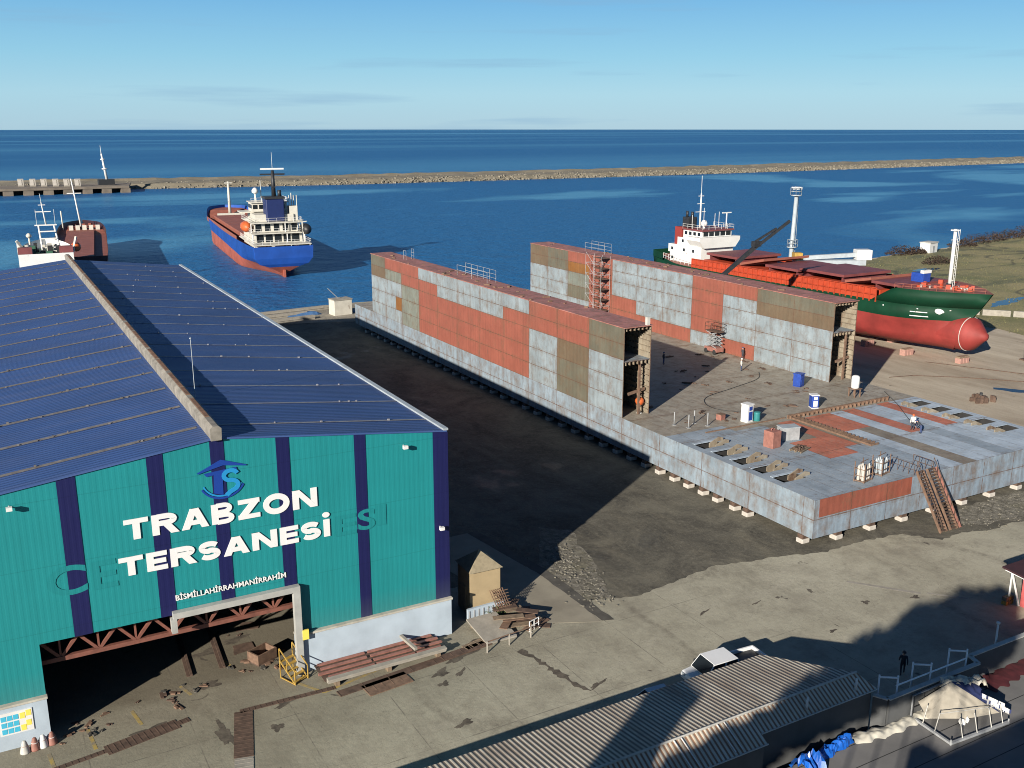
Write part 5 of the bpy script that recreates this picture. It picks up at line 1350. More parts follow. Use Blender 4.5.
# ------------------------------------------------------------------ yard objects by the hall
def yard_things():
    t = thing('guard_booth', 'tall beige booth with pyramid roof beside the right hall corner', 'booth', (31.75, 61.75, 0), -.03)
    mb = MB(); mb.box(-1.3, 1.3, -1.1, 1.1, 0, 3.65); w = mb.build('wall', 'beige', t, bevel=.04)
    mb = MB(); a, b = 1.38, 3.652
    P = [(-a, -a, b), (a, -a, b), (a, a, b), (-a, a, b)]
    mb.face(P)
    for i in range(4): mb.face([P[i], P[(i + 1) % 4], (0, .0, 4.85)])
    mb.build('roof', 'beigeroof', t)
    mb = MB(); mb.box(-1.35, -1.303, -.4, .5, .1, 2.2); mb.build('door', 'beigeroof', t)
    t = thing('low_wall', 'short white panelled wall in front of the beige booth', 'wall', (31.5, 60.2, 0), .03)
    mb = MB(); mb.box(-1.6, 1.6, -.1, .1, 0, 1.0); mb.build('wall_panel', 'plinth', t)
    mb = MB()
    for i in range(8): mb.box(-1.5 + i * .4, -1.4 + i * .4, -.14, -.103, .15, .85)
    mb.build('slots', 'grey', t)
    # stack of steel profiles
    t = thing('steel_stack', 'broad stack of red primer steel sections in front of the white plinth', 'steel stack', (22.2, 58.0, 0), .0)
    for i in range(3):
        mb = MB(); x = -3.9 + i * 3.7; mb.box(x, x + .3, -1.5, 1.1, 0, .3); mb.build('bearer', 'wood', t)
    rnd = random.Random(2)
    mb = MB(); mb.box(-4.5, 4.3, -1.1, 1.2, .302, .33); mb.build('gap_shade_plate', 'rust', t)  # dark plate added so gaps between the rows read as shaded
    for i in range(4):
        for (xa, xb) in ((-4.4 + rnd.uniform(-.3, .3), -.95 + rnd.uniform(-.1, .1)), (-.7, 2.15), (2.3, 4.2 + rnd.uniform(-.1, .4))):
            mb = MB(); y = -.95 + i * .6; z = .332
            mb.box(xa, xb, y + .08, y + .14, z, z + .08); mb.box(xa, xb, y, y + .25, z + .08, z + .13)
            mb.build('channel_section', 'prim', t)
    mb = MB(); mb.box(-4.4, 4.25, -1.45, -1.16, .3, .62); mb.box(-4.4, 4.25, -1.58, -1.45, .52, .62); mb.build('edge_beam', 'conc', t)
    mb = MB(); mb.bar((2.1, -1.1, .9), (1.9, 1.1, .9), .22, .2); mb.build('cross_beam', 'conc', t)
    for i, (x, y, l, rz, mt, lab) in enumerate(((27.9, 56.4, 4.0, .1, 'rust', 'rusty plank at right end of the steel stack'), (29.2, 56.9, 2.6, .2, 'wood', 'brown plank lying nearest the oil stains'), (22.6, 55.9, 9.0, .09, 'rust', 'long rusty plate strip in front of the steel stack'), (21.4, 55.1, 3.2, .09, 'rust2', 'short rusty plate in front of long rusty strip'))):
        mb = MB(); mb.box(-l / 2, l / 2, -.35 if i < 3 else -.7, .35 if i < 3 else .7, .004, .06 + .05 * (i < 2))
        for k in range(5): mb.box(-l / 2 + k * l / 5, -l / 2 + k * l / 5 + .05, -.33, .33, .061, .075 + .05 * (i < 2))
        o = mb.build('scrap_plank' if i < 2 else 'rust_plate', mt, loc=(x, y, 0)); o.rotation_euler = (0, 0, rz); tag(o, lab, 'plank' if i < 2 else 'plate')
    # rusted track plates in the concrete
    for i, (a, b, w, lab) in enumerate((((-3.0, 55.5), (4.0, 56.5), .4, 'thin rusty track left of the wide plate'), ((4.0, 56.5), (8.3, 57.3), 1.05, 'wide rusty brown plate set in the concrete before the door'), ((8.3, 57.3), (9.0, 57.45), .5, 'short stub at right end of the wide plate'),
                                        ((12.0, 56.7), (18.2, 56.4), .4, 'thin dark track running from plate crossing to the steel stack'), ((11.0, 51.9), (12.2, 56.6), 1.15, 'rusty plate strip running towards the camera'), ((10.0, 48.0), (11.0, 51.85), 1.1, 'grey worn plate strip at the bottom edge'))):
        mb = MB(); mb.bar((*a, .018), (*b, .018), w, .03)
        d = (Vector(b) - Vector(a)); k = int(d.length / .35)
        nrm = Vector((-d.y, d.x)).normalized() * w * .48
        for q in range(k):
            p = Vector(a) + d * (q + .5) / k; mb.bar((p.x - nrm.x, p.y - nrm.y, .036), (p.x + nrm.x, p.y + nrm.y, .036), .06, .02)
        tag(mb.build('track_plate', 'rust' if i < 5 else 'conc'), lab, 'track plate')
    t = thing('yellow_stair', 'small yellow mobile steps beside the door frame post', 'steps', (16.2, 58.9, 0), .4)
    mb = MB()
    for x in (-.55, .55):
        mb.bar((x, -.8, .05), (x, .7, 1.3), .07); mb.bar((x, .7, 0), (x, .7, 2.2), .06); mb.bar((x, -.8, 0), (x, -.8, 1.0), .06); mb.bar((x, -.8, 1.0), (x, .7, 2.2), .06); mb.bar((x, -.8, .05), (x, .75, .05), .06); mb.bar((x, 0, .7), (x, 0, 1.6), .05)
    mb.build('frame', 'yellow', t)
    mb = MB()
    for i in range(5): mb.box(-.55, .55, -.75 + i * .32, -.5 + i * .32, .12 + i * .27, .16 + i * .27)
    mb.build('treads', 'yellow', t)
    for i, (x, mt) in enumerate(((-.2, 'dwhite'), (.35, 'prim'), (.8, 'white'), (1.3, 'prim'))):
        t = thing('traffic_cone', ['white cone at the left by the door plinth', 'red and white cone second from left by the plinth', 'white cone third from left by the plinth', 'red and white cone nearest the dark door opening'][i], 'cone', (x, 58.75 + i * .06, 0), 0, 'traffic cones by the door plinth')
        mb = MB(); mb.lathe([(.3, 0), (.3, .05), (.12, .72), (.05, .78)], n=14); mb.build('body', mt, t)
        mb = MB(); mb.lathe([(.235, .28), (.185, .48)], n=14); mb.build('band', 'white' if mt == 'prim' else 'prim', t)
    # sheet steel on trestle by the booth
    t = thing('concrete_slab', 'tilted pale concrete slab in front of the short white wall', 'slab', (30.75, 58.0, 0), .0)
    mb = MB(); mb._box([Vector((x, y, z)) for x in (-1.2, 1.3) for y, zz in ((-1.7, .15), (1.6, .55)) for z in (zz - .12, zz)], 0); mb.build('slab', 'conc', t)
    mb = MB(); mb.box(-.9, 1.0, -1.4, -1.1, 0, .04); mb.box(-1.0, 1.1, 1.0, 1.3, 0, .32); mb.build('bearer', 'wood', t)
    t = thing('rusty_mesh_pile', 'pile of rusty mesh and plates beside the tilted slab', 'scrap pile', (32.9, 58.6, 0))
    rnd = random.Random(15)
    for i in range(16):
        mb = MB(); x, y = rnd.uniform(-1.2, 1.3), rnd.uniform(-1.5, 1.6); l = rnd.uniform(.5, 1.3); mb.box(x - l, x + l, y - .3, y + .3, .02 + i * .05, .07 + i * .05, rz=rnd.uniform(-.9, .9)); mb.build('scrap_sheet', ['rust', 'rust2', 'wood', 'rust'][i % 4], t)
    mb = MB()
    for i in range(7): mb.bar((-.6 + i * .18, 1.0, .5), (-.9 + i * .18, 1.9, 1.9), .05); mb.bar((-.7, 1.0 + i * .13, .5 + i * .2), (.6, 1.0 + i * .13, .5 + i * .2), .05)
    mb.build('mesh_frame', 'rust2', t)
    t = thing('weed_clump', 'green weeds growing by the short white wall', 'weeds', (32.2, 59.8, 0))
    mb = MB()
    for i in range(150):
        x, y, z = rnd.gauss(0, .5), rnd.gauss(0, .25), abs(rnd.gauss(0, .3)) + .05; a = rnd.random() * 6; q = .09
        mb.face([(x, y, z), (x + q * math.cos(a), y + q * math.sin(a), z + q), (x + q * math.cos(a + 1), y + q * math.sin(a + 1), z + q * .6)])
    mb.build('leaves', 'leaf', t); mb = MB()
    for i in range(12): mb.tube((rnd.gauss(0, .4), rnd.gauss(0, .2), 0), (rnd.gauss(0, .5), rnd.gauss(0, .25), .5), .015, n=4)
    mb.build('stems', 'leaf', t)
    t = thing('barrier_gate', 'low white barrier stand in front of the rusty mesh pile', 'barrier', (33.7, 56.7, 0), .3)
    mb = MB(); rail(mb, [(-.5, 0, 0), (.5, 0, 0)], .8, .5, .04); mb.build('frame', 'white', t); mb = MB(); mb.bar((-.5, -.25, .03), (-.5, .25, .03), .06); mb.bar((.5, -.25, .03), (.5, .25, .03), .06); mb.build('feet', 'white', t)
    t = thing('rail_fence', 'low rusty pipe rail between slab and steel stack', 'rail', (31.0, 55.6, 0), .1)
    mb = MB(); 
    for x in (-1.9, 0, 1.9): mb.tube((x, 0, 0), (x, 0, .9), .06, n=6)
    mb.build('posts', 'conc', t); mb = MB(); mb.tube((-1.9, 0, .85), (1.9, 0, .85), .04, n=6); mb.build('bar', 'rust2', t)
    # loose stones in the rubble
    rnd = random.Random(31); mb = MB()
    for i in range(620):
        if i < 340: u = rnd.random(); x = 40.2 + u * 2.5 + rnd.gauss(0, .9); y = 57.5 + u * 11 + rnd.gauss(0, .6)
        else: x, y = rnd.uniform(78, 99), rnd.uniform(51.5, 57)
        s = rnd.uniform(.03, .085)
        vs = [Vector((a * s * rnd.uniform(.5, 1.2), b * s * rnd.uniform(.5, 1.2), c * s * rnd.uniform(.4, .9))) + Vector((x, y, s * .4)) for a in (-1, 1) for b in (-1, 1) for c in (-1, 1)]
        mb._box(vs, 0, rnd.random() * 3)
    o = mb.build('rubble_stones', 'rubstone'); tag(o, 'loose pale rubble stones scattered over the mud', 'rubble', None, 'stuff')
    # quay
    t = thing('quay_shed', 'cream concrete block hut on the quay beyond the dock hull', 'hut', (64.6, 184.4, 0), .1)
    mb = MB(); mb.box(-1.9, 1.9, -1.3, 1.3, 0, 3.0); mb.build('wall', 's_cream', t, bevel=.05); mb = MB(); mb.box(-2.0, 2.0, -1.4, 1.4, 3.003, 3.2); mb.build('roof', 'conc', t); mb = MB(); mb.bar((-.4, 0, 3.2), (-2.6, 0, 5.4), .12); mb.build('derrick', 'grey', t)
    for x, y, l, lab in ((57.8, 187.3, 7, 'blue tarpaulin heap left of the cream quay hut'), (70.5, 185, 6, 'blue tarpaulin heap right of the cream quay hut')):
        mb = MB(); n = 9
        for i in range(n):
            for j in range(5):
                pass
        bm = mb.bm; g = [[bm.verts.new((x0 * l / 8 - l / 2, y0 * .7 - 1.4, (.7 if 0 < x0 < 8 and 0 < y0 < 4 else .05) * random.uniform(.5, 1))) for y0 in range(5)] for x0 in range(9)]
        for a in range(8):
            for b in range(4): bm.faces.new((g[a][b], g[a + 1][b], g[a + 1][b + 1], g[a][b + 1]))
        tag(mb.build('tarpaulin', 'tarpdull', loc=(x, y, .03)), lab, 'tarpaulin')
    for i, (x, y, l) in enumerate(((52, 186.5, 13), (56.5, 190.6, 16), (54, 182, 9))):
        mb = MB(); mb.box(-l / 2, l / 2, -.5, .5, 0, .7); mb.box(-l / 2, l / 2, -.6, -.5, .3, .8)
        o = mb.build('quay_kerb', 'conc', loc=(x, y, .03)); o.rotation_euler = (0, 0, .12); tag(o, ['middle long concrete kerb on the quay behind the hall', 'long concrete kerb at the water edge behind the hall', 'short concrete kerb nearest the dark yard on the quay'][i], 'kerb', 'concrete kerbs on the quay')
yard_things()

# ------------------------------------------------------------------ foreground: tin roof shed, grey wall, pickup, tarps
def front():
    t = thing('tin_roof_building', 'long low building with rusty striped corrugated roof at the bottom of the picture', 'building', (0, 0, 0))
    mb = MB()
    # back slope, front slope; east end cut on the skew
    bk = [(4, 41.6, 3.3), (41.6, 41.6, 3.3), (44.3, 36.3, 4.0), (4, 36.3, 4.0)]
    mb.face(bk); mb.face([(x, y, z - .08) for x, y, z in bk]); mb.face([bk[1], bk[2], (44.3, 36.3, 3.92), (41.6, 41.6, 3.22)]); mb.face([bk[0], bk[1], (41.6, 41.6, 3.22), (4, 41.6, 3.22)])
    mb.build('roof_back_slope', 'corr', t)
    mb = MB()
    fr = [(4, 36.3, 4.004), (35.6, 36.3, 4.004), (35.6, 34.55, 3.05), (4, 34.55, 3.05)]
    fr2 = [(35.605, 36.3, 4.004), (44.3, 36.3, 4.004), (44.9, 35.15, 3.32), (35.605, 35.15, 3.32)]
    for f in (fr, fr2): mb.face(f); mb.face([(x, y, z - .08) for x, y, z in f]); mb.face([f[2], f[3], (f[3][0], f[3][1], f[3][2] - .08), (f[2][0], f[2][1], f[2][2] - .08)])
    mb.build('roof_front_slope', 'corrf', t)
    mb = MB(); mb.tube((4, 36.3, 4.03), (44.3, 36.3, 4.03), .07, n=6); mb.tube((4, 34.53, 3.04), (35.6, 34.53, 3.04), .05, n=5); mb.tube((35.6, 35.13, 3.3), (44.9, 35.13, 3.3), .045, n=5); mb.build('edge_trim', 'dwhite', t)
    mb = MB(); mb.box(4.2, 35.45, 34.7, 41.3, 0, 2.95); mb.box(35.5, 44.5, 35.22, 35.42, 0, 3.2); mb.box(35.6, 41.4, 35.45, 41.3, 0, 2.95); mb.build('wall', 'wallgrey', t)
    for x, y, z in ((39.4, 35.5, 3.5), (43.4, 35.5, 3.5)):
        mb = MB(); mb.tube((x, y, z), (x + .05, y, z + .75), .09, .05, n=8); mb.build('vent_pipe', 'white', t)
    mb = MB()
    for x in (30.4, 33.4): mb.tube((x, 34.7, 3.2), (x - .1, 36.2, 4.05), .035, n=5); mb.tube((x + .5, 34.7, 3.2), (x + .4, 36.2, 4.05), .035, n=5)
    mb.build('roof_ladder', 'white', t)
    # grey parapet wall with white cap, in three runs
    t = thing('boundary_wall', 'dark grey rendered wall with thin white cap stepping along the yard edge', 'wall', (0, 0, 0))
    runs = [((44.6, 35.15), (45.0, 34.4)), ((45.0, 34.4), (53.3, 34.4)), ((53.3, 34.4), (53.6, 35.25)), ((53.6, 35.25), (90, 35.25))]
    for i, (a, b) in enumerate(runs):
        mb = MB(); mb.bar((*a, 1.48), (*b, 1.48), .25, 2.96); w = mb.build('wall_run', 'wallgrey', t)
        mb = MB(); mb.bar((*a, 3.0), (*b, 3.0), .32, .07); mb.build('wall_cap', 'dwhite', w)
    for i, (x, lab) in enumerate(((45.9, 'white steel U frame on the grey wall nearest the tin roof'), (48.9, 'white steel U frame on the grey wall, middle of three'), (52.3, 'white steel U frame on the grey wall nearest the wall corner'))):
        t = thing('hoop_frame', lab, 'frame', (x, 35.2, 0), -.6, 'white hoop frames along the wall')
        mb = MB()
        for s in (-.55, .55): mb.tube((s, 0, 0), (s, 0, 3.9), .055, n=7)
        mb.build('posts', 'sunlit_white', t); mb = MB(); mb.tube((-.55, 0, 3.75), (.55, 0, 3.75), .06, n=7); mb.build('crossbar', 'sunlit_white', t)
    mb = MB(); mb.tube((46.4, 35.0, 3.15), (52.9, 35.0, 3.15), .05, n=6); tag(mb.build('handrail', 'sunlit_white'), 'long white pipe running along the top of grey wall between frames', 'rail')
    t = thing('lamp_pole', 'single thin white post by the wall right of the frames', 'post', (56.9, 35.7, 0)); mb = MB(); mb.tube((0, 0, 0), (0, 0, 4.2), .09, .06, n=8); mb.build('pole', 'white', t); mb = MB(); mb.lathe([(.12, 0), (.12, .12)], (0, 0, 4.2), 10); mb.build('cap', 'white', t)

def pickup():
    t = thing('pickup_truck', 'white pickup truck parked behind the rusty striped roof', 'pickup truck', (41.4, 44.5, 0), R(-4))
    # nose towards -x
    def prof(mb, pts, w, m=0): mb.prism_xz(pts, -w, w, m)
    mb = MB()
    prof(mb, [(-2.95, .45), (2.95, .5), (3.0, 1.12), (.85, 1.16), (-.95, 1.18), (-2.0, 1.14), (-2.85, 1.0), (-3.0, .78)], .95)
    mb.build('body', 'car', t, bevel=.09)
    mb = MB()
    a = [(-2.2, -.9, 1.16), (-2.2, .9, 1.16), (.5, .9, 1.16), (.5, -.9, 1.16)]; b = [(-1.55, -.8, 1.92), (-1.55, .8, 1.92), (.35, .8, 1.95), (.35, -.8, 1.95)]
    mb.face(b)
    for i in range(4): mb.face([a[i], a[(i + 1) % 4], b[(i + 1) % 4], b[i]])
    cab = mb.build('cab', 'car', t, bevel=.05)
    mb = MB()
    def inset(q, k=.12, o=.012):
        c = sum((Vector(p) for p in q), Vector()) / 4; n = (Vector(q[1]) - Vector(q[0])).cross(Vector(q[2]) - Vector(q[1])).normalized()
        if n.dot(c - Vector((-.7, 0, 1.5))) < 0: n = -n
        mb.face([Vector(p).lerp(c, k) + n * o for p in q])
    inset([a[0], a[1], b[1], b[0]], .07); inset([a[3], a[2], b[2], b[3]], .15)
    for s in (-1, 1): 
        q = [a[0], a[3], b[3], b[0]] if s < 0 else [a[1], a[2], b[2], b[1]]
        m = [Vector(q[0]).lerp(Vector(q[1]), .5), Vector(q[3]).lerp(Vector(q[2]), .5)]
        inset([q[0], m[0], m[1], q[3]], .14); inset([m[0], q[1], q[2], m[1]], .14)
    mb.build('window', 'glass', cab)
    mb = MB(); mb.box(.65, 2.85, -.78, .78, 1.165, 1.2); mb.build('cargo_bed', 'black', t)
    mb = MB(); mb.box(.6, 2.95, .78, .94, 1.1, 1.42); mb.box(.6, 2.95, -.94, -.78, 1.1, 1.42); mb.box(2.8, 2.97, -.78, .78, 1.1, 1.42); mb.build('bed_side', 'car', t, bevel=.03)
    for x in (-2.0, 1.85):
        for s in (-.82, .82):
            mb = MB(); mb.lathe([(.24, -.11), (.36, -.1), (.37, 0), (.36, .1), (.24, .11)], (x, s, .37), 18, axis='Y'); w = mb.build('wheel', 'rubber', t)
            mb = MB(); mb.lathe([(.2, -.118), (.21, .118)], (x, s, .37), 14, axis='Y'); mb.build('rim', 'galv', w)
    for s in (-.65, .65): mb = MB(); mb.box(-2.98, -2.8, s - .18, s + .18, .75, .93); mb.build('headlight', 'galv', t)
    for s in (-1, 1): mb = MB(); mb.box(-1.85, -1.7, s * 1.0 - .1, s * 1.0 + .1, 1.25, 1.45); mb.build('mirror', 'black', t)
    t = thing('parked_car', 'pale blue car roof showing just above the edge of the striped roof', 'car', (35.0, 43.7, 0), R(-5))
    mb = MB(); mb.prism_xz([(-2.1, .35), (2.0, .35), (2.1, .8), (1.5, .95), (-1.1, .98), (-2.0, .8)], -.85, .85); mb.build('body', 'car2', t, bevel=.08)
    mb = MB(); a = [(-1.2, -.78, .97), (-1.2, .78, .97), (1.5, .78, .95), (1.5, -.78, .95)]; b = [(-.5, -.62, 1.48), (-.5, .62, 1.48), (.9, .62, 1.5), (.9, -.62, 1.5)]
    mb.face(b)
    for i in range(4): mb.face([a[i], a[(i + 1) % 4], b[(i + 1) % 4], b[i]])
    cab = mb.build('cab', 'car2', t, bevel=.05)
    mb = MB(); inset2 = lambda q: mb.face([Vector(p).lerp(sum((Vector(k) for k in q), Vector()) / 4, .12) * 1.0 + Vector((0, 0, .02)) for p in q])
    for q in ([a[0], a[1], b[1], b[0]], [a[3], a[2], b[2], b[3]], [a[0], a[3], b[3], b[0]], [a[1], a[2], b[2], b[1]]): inset2(q)
    mb.build('window', 'glass', cab)
    for x in (-1.35, 1.3):
        for s in (-.78, .78): mb = MB(); mb.lathe([(.2, -.1), (.31, -.09), (.31, .09), (.2, .1)], (x, s, .31), 16, axis='Y'); mb.build('wheel', 'rubber', t)

def cloth(name, label, cat, path, width, mat, h=.35, seed=1, z0=1.2):
    """crumpled cloth heaped along a path"""
    rnd = random.Random(seed); mb = MB(); bm = mb.bm
    P = [Vector((*p, 0)) for p in path]; L = sum((b - a).length for a, b in zip(P[:-1], P[1:])); n = max(10, int(L / .18)); m = 9
    def at(u):
        d = u * L
        for a, b in zip(P[:-1], P[1:]):
            l = (b - a).length
            if d <= l + 1e-6: return a.lerp(b, d / l), (b - a).normalized()
            d -= l
        return P[-1], (P[-1] - P[-2]).normalized()
    g = []
    for i in range(n + 1):
        c, d = at(i / n); nr = Vector((-d.y, d.x, 0)); w = width * (1 + .25 * math.sin(i * .9 + seed)) * rnd.uniform(.85, 1.1)
        row = []
        for j in range(m):
            v = j / (m - 1) * 2 - 1; hh = h * (1 - abs(v) ** 2.2) * rnd.uniform(.45, 1.25) + .02
            row.append(bm.verts.new(c + nr * v * w / 2 + Vector((rnd.uniform(-.04, .04), rnd.uniform(-.04, .04), z0 + hh))))
        g.append(row)
    for i in range(n):
        for j in range(m - 1): bm.faces.new((g[i][j], g[i + 1][j], g[i + 1][j + 1], g[i][j + 1]))
    o = mb.build(name, mat); 
    if mat != 'tarpblue':
        sb = o.modifiers.new('Sub', 'SUBSURF'); sb.levels = sb.render_levels = 1
        for f in o.data.polygons: f.use_smooth = True
    return tag(o, label, cat)

def terrace_things():
    cloth('blue_tarpaulin', 'bright blue tarpaulin twisted along the foot of the grey wall', 'tarpaulin', [(38.9, 34.0), (40.0, 34.2), (41.2, 34.35), (42.0, 34.45)], .75, 'tarpblue', .45, 3)
    cloth('blue_tarpaulin', 'bunched end of bright blue tarpaulin at the bottom edge of the picture', 'tarpaulin', [(37.2, 33.6), (38.0, 33.9), (38.8, 33.8)], 1.3, 'tarpblue', .8, 5)
    cloth('white_tarpaulin', 'long cream tarpaulin lying along the foot of the grey wall', 'tarpaulin', [(42.05, 34.3), (43.6, 34.15), (44.6, 33.95), (46.0, 34.0), (47.2, 34.12), (48.4, 34.15)], 1.0, 'tarpwhite', .24, 4)
    cloth('red_cloth', 'dark red cloth spread on terrace beyond the collapsed tent', 'cloth', [(53.9, 34.2), (56.0, 34.4), (58.0, 34.5), (61.5, 34.5)], 1.5, 'redcloth', .07, 7)
    t = thing('collapsed_tent', 'collapsed market tent with beige canvas slumped in its metal frame', 'tent', (0, 0, 0))
    z = 1.2
    A = (47.0, 34.2); Bc = (46.75, 31.2); Cc = (51.6, 30.9); Dd = (51.2, 34.1)
    mb = MB()
    for p, q in ((A, Bc), (Bc, Cc)): mb.bar((*p, z + .12), (*q, z + .12), .16, .14)
    mb.bar((*A, z + 1.5), (*Dd, z + 1.7), .1)
    for p in (A, Bc, Cc, Dd): mb.tube((*p, z), (*p, z + (1.5 if p in (A, Dd) else .35)), .05, n=6)
    mb.build('frame', 'grey', t)
    mb = MB()
    for u in (.2, .45, .7, .9): 
        x = Bc[0] + (Cc[0] - Bc[0]) * u; y = Bc[1] + (Cc[1] - Bc[1]) * u; mb.tube((x, y, z + .15), (x + .1, y + .4, z + 1.25), .03, n=5)
    for u in (.3, .6): x = A[0] + (Bc[0] - A[0]) * u; y = A[1] + (Bc[1] - A[1]) * u; mb.tube((x, y, z + .15), (x + .3, y, z + 1.3), .03, n=5)
    mb.tube((47.2, 32.4, z + 1.25), (50.8, 31.4, z + 1.15), .025, n=5); mb.build('tent_rods', 'dwhite', t)
    mb = MB(); ap = (49.6, 33.6, z + 2.0); r = (47.4, 34.1, z + 1.05); m1 = (49.2, 32.0, z + .5); s = (51.4, 31.4, z + .55); e = (51.5, 33.2, z + 1.6); l0 = (47.1, 33.1, z + .55)
    def tri(a, b, c, n=10, amp=.075):
        rnd = random.Random(int(a[0] * 100 + b[1] * 10 + c[2]))
        V = {}
        for i in range(n + 1):
            for j in range(n + 1 - i):
                u, v = i / n, j / n; p = Vector(a) * (1 - u - v) + Vector(b) * u + Vector(c) * v
                k = 0 if i == 0 or j == 0 or i + j == n else 1
                V[i, j] = mb.bm.verts.new(p + Vector((0, rnd.uniform(-amp, amp), rnd.uniform(-amp, amp))) * k)
        for i in range(n):
            for j in range(n - i):
                mb.bm.faces.new((V[i, j], V[i + 1, j], V[i, j + 1]))
                if i + j < n - 1: mb.bm.faces.new((V[i + 1, j], V[i + 1, j + 1], V[i, j + 1]))
        for f in mb.bm.faces: f.smooth = True
    tri(ap, r, l0); tri(ap, l0, m1); tri(ap, m1, s); mb.build('canvas', 'canvas', t)
    mb = MB(); tri(ap, s, e); mb.build('navy_panel', 'navycloth', t)
    mb = MB()
    rnd = random.Random(6)
    for k in range(2):
        y0 = 31.5 + k * .0; n = 22
        for i in range(n):
            u0, u1 = i / n, (i + 1) / n
            f = lambda u, dz: Vector((50.55 + 1.2 * u + .35 * k, 32.2 - .75 * u - .25 * k + (.09 if int(u * n) % 2 else -.09), z + 1.72 - .65 * u - .42 * k + dz))
            mb.face([f(u0, 0), f(u1, 0), f(u1, -.34 + .1 * (i % 2)), f(u0, -.34 + .1 * (i % 2))], 0 if (i * 7 + k * 3) % 5 else 1)
    mb.build('ruffle_trim', ['white', 'navycloth'], t)
    mb = MB(); bm = mb.bm
    g = [[bm.verts.new((49.4 + i * .2 + rnd.uniform(-.05, .05), 33.6 + j * .14 + rnd.uniform(-.05, .05) - i * .07, z + 1.3 + rnd.uniform(.2, .75) * (1 if 0 < i < 13 else .2))) for j in range(7)] for i in range(14)]
    for i in range(13):
        for j in range(6): bm.faces.new((g[i][j], g[i + 1][j], g[i + 1][j + 1], g[i][j + 1]))
    mb.build('crumpled_cover', 'tarpwhite', t)
    mb = MB(); bm = mb.bm
    g = [[bm.verts.new((48.7 + i * .12, 31.9 + j * .1, z + .15 + rnd.uniform(0, .55))) for j in range(4)] for i in range(6)]
    for i in range(5):
        for j in range(3): bm.faces.new((g[i][j], g[i + 1][j], g[i + 1][j + 1], g[i][j + 1]))
    mb.build('white_rag', 'white', t)
    mb = MB(); rail(mb, [(47.0, 34.1, z), (48.9, 34.15, z)], 1.5, .9, .025); mb.build('side_rail', 'black', t)
    # red shed at the right edge
    t = thing('red_shed', 'pink red shed with white trim and dark overhanging roof at the right edge', 'shed', (67.5, 38.2, 0))
    mb = MB(); mb.box(.9, 7, 0, 3.2, 0, 2.6); mb.build('wall', 'pink', t)
    mb = MB(); mb._box([Vector((x, y, zz)) for x in (-.4, 7.3) for y, q in ((-.3, 2.75), (4.2, 3.1)) for zz in (q, q + .14)], 0); mb.build('roof', 'shedroof', t)
    mb = MB(); mb.box(.82, .9, -.05, 0.0, 0, 2.6); mb.bar((.86, 3.25, 0), (.4, 3.9, 2.9), .1); mb.bar((.5, 3.9, 0), (.5, 3.9, 2.9), .1); mb.bar((-.2, -.2, 2.7), (-.2, 4.0, 3.0), .12); mb.build('trim', 'white', t)
    t = thing('firewood_pile', 'orange brown stacked boxes under the red shed overhang', 'crate stack', (67.9, 42.15, 0))
    for i in range(6):
        mb = MB(); mb.box(-.4 + (i % 3) * .32, -.12 + (i % 3) * .32, -.2, .2, (i // 3) * .34, .3 + (i // 3) * .34); mb.build('crate', ['yellow', 'wood'][i % 2], t)
    # unseen buildings and trees below the view, shaped to throw the foreground shade
    t = thing('apartment_building', 'plain apartment block standing unseen below the viewpoint', 'building', (0, 0, 0))
    mb = MB(); mb.box(-19, 30, -8, 6.3, 0, 17.0); w = mb.build('wall', 'conc', t)
    mb = MB(); mb.box(-19.2, 30.2, -8.2, 6.45, 17.003, 17.3); rf = mb.build('roof', 'grey', t)
    mb = MB(); mb.box(3, 4.2, 5.0, 6.2, 17.303, 18.4); mb.build('chimney', 'conc', rf)
    for k in range(4):
        for i in range(12):
            mb = MB(); x = -6 + i * 1.9; mb.box(x, x + 1.1, 6.305, 6.36, 1.6 + k * 3.8, 3.2 + k * 3.8); mb.build('window', 'glass', w)
    rnd = random.Random(19)
    spec = [(-12.4, 20.0, 1.4), (-9.6, 20.2, 1.6), (-7.0, 20.2, 1.7), (-4.2, 20.9, 2.0), (-1.6, 21.3, 2.2), (1.0, 21.2, 2.2), (3.4, 21.9, 2.4), (5.8, 21.6, 2.3), (8.3, 21.9, 2.4), (10.8, 21.4, 2.3), (13.2, 21.2, 2.2)]
    for q, (x, z, r) in enumerate(spec):
        t = thing('poplar_tree', 'tall tree standing unseen below the viewpoint in front of the apartment block', 'tree', (x, 8.3, 0), 0, 'trees below the viewpoint')
        mb = MB(); mb.tube((0, 0, 0), (0, 0, z), .09, .05, 8); mb.build('trunk', 'wood', t)
        mb = MB()
        for i in range(2200):
            a = rnd.random() * 6.283; u = rnd.uniform(-1, 1); rr = rnd.random() ** .4; m = math.sqrt(1 - u * u)
            px, py, pz = r * .95 * rr * m * math.cos(a), 1.0 * rr * m * math.sin(a), z + r * rr * u
            g = rnd.uniform(.3, .6); b = rnd.random() * 6.283
            mb.face([(px, py, pz), (px + g * math.cos(b), py + g * .5 * math.sin(b), pz + g * rnd.uniform(-.6, .9)), (px + g * math.cos(b + 1.3), py + g * .5, pz + g * rnd.uniform(.2, 1))])
        mb.build('crown', 'leaf', t)
    t = thing('chimney_stack', 'tall square chimney standing unseen below the viewpoint to the left', 'chimney', (-15.6, 9.5, 0))
    mb = MB(); mb.box(-1.3, 1.3, -.9, .9, 0, 23.4); mb.build('shaft', 'conc', t); mb = MB(); mb.box(-1.4, 1.4, -1, 1, 23.403, 24.0); mb.build('cap', 'grey', t)
front(); pickup(); terrace_things()

